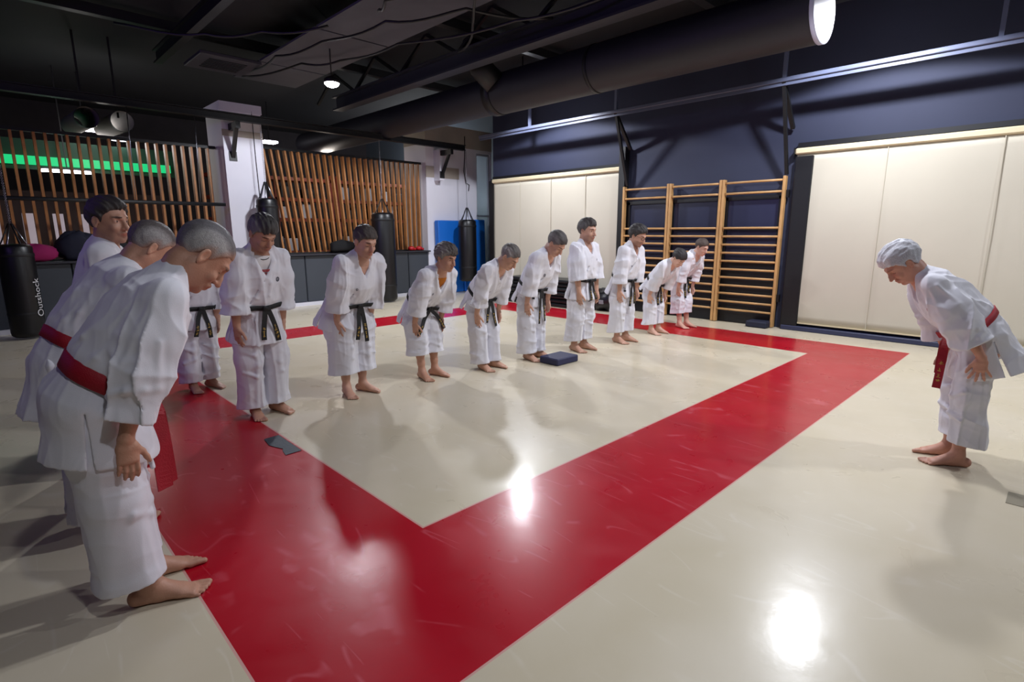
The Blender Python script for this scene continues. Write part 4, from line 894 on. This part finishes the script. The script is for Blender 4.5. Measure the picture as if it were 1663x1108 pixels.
    bvh = BVHTree.FromPolygons(Pj.tolist(), Qj.tolist()); bvt = BVHTree.FromPolygons(Pt.tolist(), Qt.tolist())
    # ------------------------------------------------ t-shirt
    if P.get('tee'):
        Tt = Vol(W_-.3, N_+.3, max(h, .007)); Tt.limb([(W_, .152*g*k, .113*g*k), (C_, .17*g*k, .122*g*k), (U_, .155*k, .102*k), (N_-u2*.03, .083*k, .073*k)], S, .0, flat_end=True, kk=.04)
        Tt.displace(cloth(sd+3, (22, 22, 12), .004)); Pp, Qq = Tt.mesh(2); tt = to_obj(Pp, Qq, 't_shirt', M_TEE[P['tee']], root); tt['label'] = P['tee']+' t-shirt under the jacket'
        if P['tee'] == 'white':
            m = MB()
            for i, (a, b, wd) in enumerate(((-.03, .012, .012), (-.014, .016, .010), (.004, .010, .012), (.018, .014, .010))):
                pass
    # ------------------------------------------------ belt
    n_ = 72; bc = W_-u1*.002; loop = []
    tilt = P.get('belt_tilt', .022)
    for i in range(n_):
        a = 2*math.pi*i/n_; d = unit(F1*math.cos(a)+S*math.sin(a)); r = []
        for w_ in (-.018, 0, .018):
            o_ = bc+u1*w_-u1*math.cos(a)*tilt; hit = bvh.ray_cast(Vector(o_+d*.20*g+d*.03), Vector(-d), .4); r.append(np.dot(np.array(hit[0])-bc, d) if hit[0] else .15*g)
        loop.append(min(max(r), .2*g))
    lp = np.array(loop); 
    for _ in range(3): lp = np.maximum(lp, (np.roll(lp, 1)+lp+np.roll(lp, -1))/3)
    m = MB(); vs = []; hwid = P.get('beltw', .021)
    for i in range(n_):
        a = 2*math.pi*i/n_; d = unit(F1*math.cos(a)+S*math.sin(a)); o_ = bc+d*lp[i]-u1*math.cos(a)*tilt
        vs += [o_-u1*hwid+d*.001, o_-u1*hwid*.9+d*.007, o_+u1*hwid*.9+d*.007, o_+u1*hwid+d*.001]
    m.add(vs, [(i*4+j, ((i+1) % n_)*4+j, ((i+1) % n_)*4+j+1, i*4+j+1) for i in range(n_) for j in range(3)], True)
    bo = m.build('belt', BELT[P['belt']], root); kc = bc+F1*(lp[0]+.012)-u1*tilt+S*P.get('knot_y', 0.); 
    kv = Vol(kc-.07, kc+.07, .0035 if h < .006 else .005); kv.limb([(kc-S*.022+u1*.010, .016, .012), (kc+S*.022-u1*.012, .018, .014)], u1, .004); kv.limb([(kc+S*.018+u1*.012, .014, .012), (kc-S*.02-u1*.014, .016, .012)], u1, .005); kp, kq = kv.mesh(1)
    kn_ = to_obj(kp, kq, 'belt_knot', BELT[P['belt']], bo)
    rz = -math.radians(P['yaw']); cw = CAM-V(P['pos'][0], P['pos'][1], 0); cl = V(cw[0]*math.cos(rz)-cw[1]*math.sin(rz), cw[0]*math.sin(rz)+cw[1]*math.cos(rz), cw[2])-kc; tw0 = P.get('twist', 0.)
    for ti, (dy, ln, fx) in enumerate(P.get('tails', ((.045, .27, 0), (-.045, .29, 0)))):
        pts = []; N2 = 22; x0 = kc[0]; cur = x0+.004; y0 = kc[1]+np.sign(dy)*.012
        hz = kc[2]-.012; lastz = hz; ang = P.get('tail_ang', 0.)
        for i in range(N2+1):
            t = i/N2; z = hz-ln*k*t; y = y0+dy*(1.6*t-.6*t*t); x = x0+fx*ln*t
            best = -9
            for yy in (-.018, 0, .018):
                for bv in (bvh, bvt):
                    q = bv.ray_cast(Vector((x0+.5, y+yy, z)), Vector((-1, 0, 0)), .95)
                    if q[0]: best = max(best, q[0][0])
            xx = max(best+.008, x) if best > -5 and best < x0+.12 else x
            pts.append(V(xx, y, z))
        for _ in range(4):
            for i in range(1, N2): pts[i][0] = max(pts[i][0], .5*(pts[i-1][0]+pts[i+1][0]))
        m = MB(); vs = []; twl = []
        for i, p in enumerate(pts):
            d = unit(pts[min(i+1, N2)]-pts[max(i-1, 0)]); tw = tw0*min(1, i/5)+.3*math.sin(sd+i*.12)*(i/N2); twl.append(tw); sx = unit(V(math.sin(tw), math.cos(tw), 0)-np.dot(V(math.sin(tw), math.cos(tw), 0), d)*d); nn = np.cross(sx, d); nn = nn if np.dot(nn, cl) > 0 else -nn; w_ = hwid*(.8 if i == 0 else 1)
            vs += [p-sx*w_, p-sx*w_+nn*.005, p+sx*w_+nn*.005, p+sx*w_]
        f = [(i*4+j, (i+1)*4+j, (i+1)*4+(j+1) % 4, i*4+(j+1) % 4) for i in range(N2) for j in range(4)]; f += [(0, 1, 2, 3), (N2*4+3, N2*4+2, N2*4+1, N2*4)]
        m.add(vs, f); tl = m.build('belt_tail', BELT[P['belt']], bo)
        if ti == P.get('marked', 0) or P['belt'] == 'black':
            m = MB(); rg2 = random.Random(sd+ti)
            for gi in range(4 if ti == P.get('marked', 0) else 3):
                i0 = N2-3-gi*2.6
                for q in range(5):
                    i = i0+rg2.uniform(-.8, .8); j = int(max(1, min(N2-1, i))); p = pts[j]+(pts[j+1]-pts[j])*(i-j if 0 < i-j < 1 else 0); d = unit(pts[j+1]-pts[j-1]); tv = V(math.sin(twl[j]), math.cos(twl[j]), 0); sx = unit(tv-np.dot(tv, d)*d); nn = np.cross(sx, d); nn = nn if np.dot(nn, cl) > 0 else -nn
                    hz_ = rg2.random() < .55; l1, l2 = (rg2.uniform(.006, .012), .0016) if hz_ else (.0016, rg2.uniform(.004, .009)); oy = rg2.uniform(-.005, .005); c = p+nn*.0062+sx*oy
                    m.add([c-sx*l1-d*l2, c+sx*l1-d*l2, c+sx*l1+d*l2, c-sx*l1+d*l2], [(0, 1, 2, 3)])
            m.build('belt_embroidery', M_GOLD, tl)
    # ------------------------------------------------ emblems lying on the cloth
    def decal(o_, d, w_, hh, m_, name, rot=0., n=1, shape='rect'):
        q = bvh.ray_cast(Vector(o_), Vector(unit(d)), .6)
        if not q[0]: return
        p = np.array(q[0]); nr = np.array(q[1]); nr = nr if np.dot(nr, d) < 0 else -nr; up = V(0, 0, 1) if abs(nr[2]) < .8 else u2; x = unit(np.cross(up, nr)); y = np.cross(nr, x); m = MB()
        if shape == 'rect': m.add([p+nr*.004+x*a*w_/2+y*b*hh/2 for a, b in ((-1, -1), (1, -1), (1, 1), (-1, 1))], [(0, 1, 2, 3)])
        elif shape == 'disc':
            nv = 14; m.add([p+nr*.004+x*math.cos(6.283*i/nv)*w_/2+y*math.sin(6.283*i/nv)*hh/2 for i in range(nv)]+[p+nr*.004+x*math.cos(6.283*i/nv)*w_*.3+y*math.sin(6.283*i/nv)*hh*.3 for i in range(nv)], [(i, (i+1) % nv, nv+(i+1) % nv, nv+i) for i in range(nv)]); m.add([p+nr*.0045+x*a*w_*.12+y*b*hh*.3 for a, b in ((-1, -.6), (1, -.6), (0, 1))], [(0, 1, 2)])
        else:
            for (a0, b0, a1, b1) in ((-.5, -.5, .5, -.35), (-.5, .35, .1, .5), (-.1, -.2, .5, 0), (-.5, .0, -.25, .25), (.1, .15, .45, .3)): m.add([p+nr*.004+x*a*w_+y*b*hh for a, b in ((a0, b0), (a1, b0), (a1, b1), (a0, b1))], [(0, 1, 2, 3)])
        m.build(name, m_, jk)
    if P.get('emblem'):
        e = P['emblem']; o_ = C_+S*e[0]*k+u2*e[1]+F2*.45; decal(o_, -F2, e[2], e[2]*1.25, {'d': M_EMB, 'r': M_EMBR}[e[3]], 'emblem', shape='disc')
    if P.get('label_patch'):
        e = P['label_patch']; c0 = hemc-dn*.05+S*e[0]; decal(c0+V(.5, 0, 0)+V(0, 0, .02), V(-1, 0, 0), .034, .026, mat('black_label', '#16161E', .6), 'label_patch'); decal(c0+V(.5, 0, 0)+V(0, 0, .055), V(-1, 0, 0), .034, .03, M_EMBR if len(e) > 1 else M_EMB, 'label_patch', shape='marks')
    if P.get('print'):
        q = C_+F2*.4+u2*.055; 
        m = MB(); rg2 = random.Random(4)
        for row, (z0, hh, n, x0) in enumerate(((.0, .022, 5, -.032), (-.026, .009, 3, -.012), (-.042, .012, 1, -.004))):
            for i in range(n):
                xa = x0+i*.013; c = C_+F2*(.133*k)+u2*(.10+z0)+S*(xa+.01); m.box(c-V(0, .005, hh/2), c+V(.003, .005, hh/2))
        m.build('shirt_print', M_EMBR, root)
        MB().tube([N_+S*.075*math.cos(a)*k+F2*(.02+.085*math.sin(a))*k-u2*(.01+.05*max(0, math.sin(a))) for a in np.linspace(-.3, 3.44, 24)], .0028, 6).build('necklace', M_DARK, root)
    if P.get('glasses'):
        m = MB()
        for s in (1, -1):
            m.tube([H(.100-.012*abs(math.cos(a))*(1 if math.cos(a)*s > 0 else 0), s*.031+.022*math.cos(a), -.004+.017*math.sin(a)) for a in np.linspace(0, 6.283, 17)[:-1]], .0022, 6, closed=True)
            m.tube([H(.088, s*.053, .004), H(.03, s*.076, .004), H(-.012, s*.083, .0)], .002, 6)
        m.tube([H(.100, -.009, 0), H(.104, 0, .002), H(.100, .009, 0)], .002, 6); m.build('glasses', M_DARK, root)
    if P.get('phone'):
        pass
    return root
# ================================================================ the people
GREY = (.30, .29, .31); DK = (.035, .028, .028); BR = (.07, .05, .04)
PEOPLE = [
 dict(id='L1', pos=(-1.188, .433), yaw=-10, h=1.86, bend=38, look=52, hipz=.885, turn=8, back=.09, neck=36, belt='red', vox=.006, seed=1, hem=.14, cuff=.72, hand_r=(.50, .05, .15), hand_l=(.45, .10, .06), stiff=.22, toe=10, twist=1.0,
      spread_r=.04, fold=.85, hemback=-.06, skirt=.295, skw=.93, sko=.045, cuffs=.74, sleeve=.092, legw=.110, knee=-.02, beltw=.037, girth=1.04, hair=dict(t=.004, c=(.13, .12, .13), side=(.36, .34, .34), amp=.0015, line=.066, fade=.05), skin=(196, 146, 122), stubble=.5, brow=(.4, .36, .34), tails=((.05, .42, .05), (-.03, .40, .0)), tail_ang=.1, vneck=.6,
      label='grey-haired bowing person in white gi and broad red belt, nearest the camera at left'),
 dict(id='L2', pos=(-1.222, 1.30), yaw=0, h=1.84, bend=38, look=42, hipz=.90, turn=2, back=.06, neck=36, belt='red', vox=.008, seed=2, hem=.12, cuff=.7, skirt=.34, skw=.98, sko=.03, stiff=.3, beltw=.032, hand_r=(.45, .10, .03), hair=dict(t=.004, c=(.12, .10, .10), side=(.36, .34, .34), amp=.0015, line=.066, fade=.05), skin=(202, 152, 128), stubble=.3,
      label='bowing person in white gi with cropped greying hair, second in the left column'),
 dict(id='L3', pos=(-1.03, 2.24), yaw=-16, h=1.85, bend=10, look=5, hipz=.91, turn=-38, back=-.02, neck=14, belt='red', vox=.007, seed=3, hem=.12, cuff=.7, hair=dict(t=.013, c=DK, amp=.004, line=.062, top=.006), skin=(198, 150, 128), stubble=.6, eyes_open=True, brow=(.12, .1, .1),
      label='dark-haired person in white gi looking ahead behind the two grey-haired men at the left'),
 dict(id='B1', pos=(-.046, 3.88), yaw=-78, h=1.68, bend=14, look=38, hipz=.845, turn=6, back=.02, belt='black', vox=.009, seed=4, hem=.09, cuff=.62, girth=1.08, skirt=.24, hair=dict(t=.01, c=DK, amp=.003), skin=(198, 150, 128), tails=((.05, .30, .0), (-.07, .27, 0)),
      label='person in white gi and black belt, head hidden behind the nearest bowing man'),
 dict(id='B2', pos=(.13, 2.607), yaw=-84, h=1.84, bend=15, look=36, hipz=.875, turn=4, back=.0, neck=22, belt='black', vox=.007, seed=5, hem=.085, cuff=.62, tee='white', print=True, vwide=.078, vneck=.40, skirt=.31, skw=1.06, legw=.125, hair=dict(t=.014, c=(.05, .045, .045), side=(.16, .15, .16), amp=.004, line=.052, top=.01), skin=(196, 146, 122), stubble=.5, emblem=(.10, .02, .032, 'd'), tails=((.07, .26, 0), (-.035, .24, 0)), hand_r=(.36, .08, .12), hand_l=(.3, .0, .12), sleeve=.095,
      label='person with lowered head in white gi over printed white t-shirt, before the pillar'),
 dict(id='B3', pos=(1.017, 2.618), yaw=-82, h=1.80, bend=32, look=24, hipz=.88, turn=-3, back=.05, neck=26, girth=1.22, belt='black', vox=.0075, seed=6, hem=.22, cuff=.66, skirt=.29, skw=1.1, legw=.145, sleeve=.10, flare=1.1, hair=dict(t=.011, c=(.06, .045, .04), side=(.09, .075, .07), amp=.003), skin=(206, 158, 136), stubble=.4, emblem=(-.09, .0, .022, 'd'), label_patch=(-.13,), tails=((.045, .33, 0), (-.04, .30, 0)), toe=18, hand_r=(.4, .10, .11), hand_l=(.4, .08, .10),
      label='stout bowing person in white gi with black belt before the long punching bag'),
 dict(id='B4', pos=(1.917, 2.602), yaw=-84, h=1.76, bend=44, look=18, hipz=.80, turn=4, back=.10, neck=34, belt='black', vox=.0075, seed=7, hem=.27, cuff=.62, tee='orange', vwide=.085, vneck=.42, skirt=.29, legw=.13, sleeve=.09, flare=1.1, hair=dict(t=.020, c=(.09, .075, .07), side=(.20, .18, .17), amp=.006, line=.045, top=.016), skin=(198, 148, 124), brow=(.15, .12, .1), eyes_open=True, emblem=(-.09, .03, .022, 'd'), tails=((.16, .22, .12), (-.17, .26, 0)), toe=14, hand_r=(.4, .11, .10), belt_tilt=.035,
      label='bowing person with tousled brown hair and an orange t-shirt under the white gi'),
 dict(id='B5', pos=(2.662, 2.43), yaw=-86, h=1.74, bend=44, look=46, hipz=.845, turn=12, back=.13, neck=48, belt='black', vox=.0085, seed=8, hem=.075, cuff=.62, girth=.97, skirt=.22, hair=dict(t=.008, c=(.10, .085, .08), side=(.28, .25, .24), amp=.003, line=.072), skin=(210, 162, 138), label_patch=(-.12,), tails=((.06, .29, 0), (-.05, .24, 0)), vwide=.06, hand_r=(.36, .12, .09),
      label='bowing person with thinning grey hair in white gi, before the blue crash mats'),
 dict(id='B6', pos=(3.415, 2.40), yaw=-86, h=1.83, bend=33, look=46, hipz=.84, turn=4, back=.05, neck=36, belt='black', vox=.009, seed=9, hem=.085, cuff=.66, skirt=.23, vent=.03, hair=dict(t=.011, c=(.055, .045, .045), side=(.14, .12, .12), amp=.003), skin=(206, 158, 134), emblem=(-.07, .02, .03, 'd'), label_patch=(-.10, 1), tails=((.05, .36, 0), (-.035, .38, 0)), hand_r=(.36, .10, .10),
      label='bowing person in white gi with long black belt ends, right behind the small foam pad'),
 dict(id='B7', pos=(4.248, 2.315), yaw=-90, h=1.87, bend=4, look=8, hipz=.83, turn=0, back=-.02, neck=8, belt='black', vox=.009, seed=10, hem=.14, cuff=.45, skirt=.24, sleeve=.095, hair=dict(t=.016, c=(.04, .032, .03), side=(.09, .08, .08), amp=.004, top=.012), skin=(202, 156, 134), beard=(.5, .46, .45), eyes_open=True, tails=((-.03, .24, 0), (.06, .22, 0)), emblem=(.09, .04, .02, 'd'), hand_r=(.30, .12, .09),
      label='upright person with short grey beard in white gi and black belt before the left blind'),
 dict(id='B8', pos=(5.144, 2.235), yaw=-92, h=1.84, bend=18, look=24, hipz=.825, turn=4, back=.02, neck=20, belt='black', vox=.0095, seed=11, hem=.15, cuff=.62, vent=.03, vwide=.06, skirt=.24, hair=dict(t=.018, c=(.03, .025, .025), amp=.006, top=.014), skin=(206, 158, 136), beard=(.34, .28, .26), glasses=True, emblem=(-.08, .0, .022, 'd'), label_patch=(-.12,), tails=((.05, .30, 0), (-.04, .33, 0)),
      label='leaning person with glasses, dark curly hair and beard in white gi and black belt'),
 dict(id='B9', pos=(6.094, 2.24), yaw=-97, h=1.64, bend=50, look=48, hipz=.84, turn=-4, back=.10, neck=52, girth=.86, belt='black', vox=.0095, seed=12, hem=.15, cuff=.62, skirt=.22, vent=.03, face=.92, hair=dict(t=.014, c=(.022, .018, .02), amp=.004, line=.05, bun=[((-.10, 0, .055), (.034, .04, .034))], tail=[((-.05, .06, -.03), .022), ((.0, .085, -.03), .02), ((.03, .09, -.02), .01)]), skin=(218, 172, 152), label_patch=(-.10, 1), tails=((.04, .27, 0), (-.04, .30, 0)),
      label='deeply bowing person with black tied-up hair in white gi before the wall bars'),
 dict(id='B10', pos=(6.946, 2.21), yaw=-99, h=1.69, bend=38, look=26, hipz=.855, turn=-2, back=.12, neck=46, girth=.86, belt='black', vox=.0095, seed=13, hem=.24, cuff=.62, skirt=.20, face=.92, hair=dict(t=.009, c=(.07, .045, .035), amp=.002, line=.058, bun=[((-.105, 0, .02), (.03, .034, .03))]), skin=(218, 172, 154), eyes_open=True, tails=((.05, .24, 0), (-.06, .32, 0)),
      label='bowing person with brown tied-back hair in white gi, farthest right in the row'),
 dict(id='S', pos=(3.199, -1.896), yaw=112, h=1.73, bend=48.5, look=50, hipz=.93, turn=8, back=.03, neck=40, belt='red', vox=.006, seed=14, hem=.17, cuff=.62, skirt=.34, skw=1.08, sleeve=.092, legw=.098, hemback=-.04, twist=-1.1, beltw=.024, girth=1.02, hair=dict(t=.017, c=(.80, .80, .86), side=(.55, .55, .60), amp=.005, line=.046, top=.012), skin=(204, 148, 126), brow=(.6, .56, .55), tails=((.07, .34, .10), (-.03, .26, .0)), hand_l=(.38, .0, .16), spread_l=.42, spread_r=.3, emblem=(.11, .05, .035, 'r'), marked=0, toe=6,
      label='bowing person with wavy white hair and red belt alone at the right facing the rows'),
]
for P in PEOPLE: person(P)
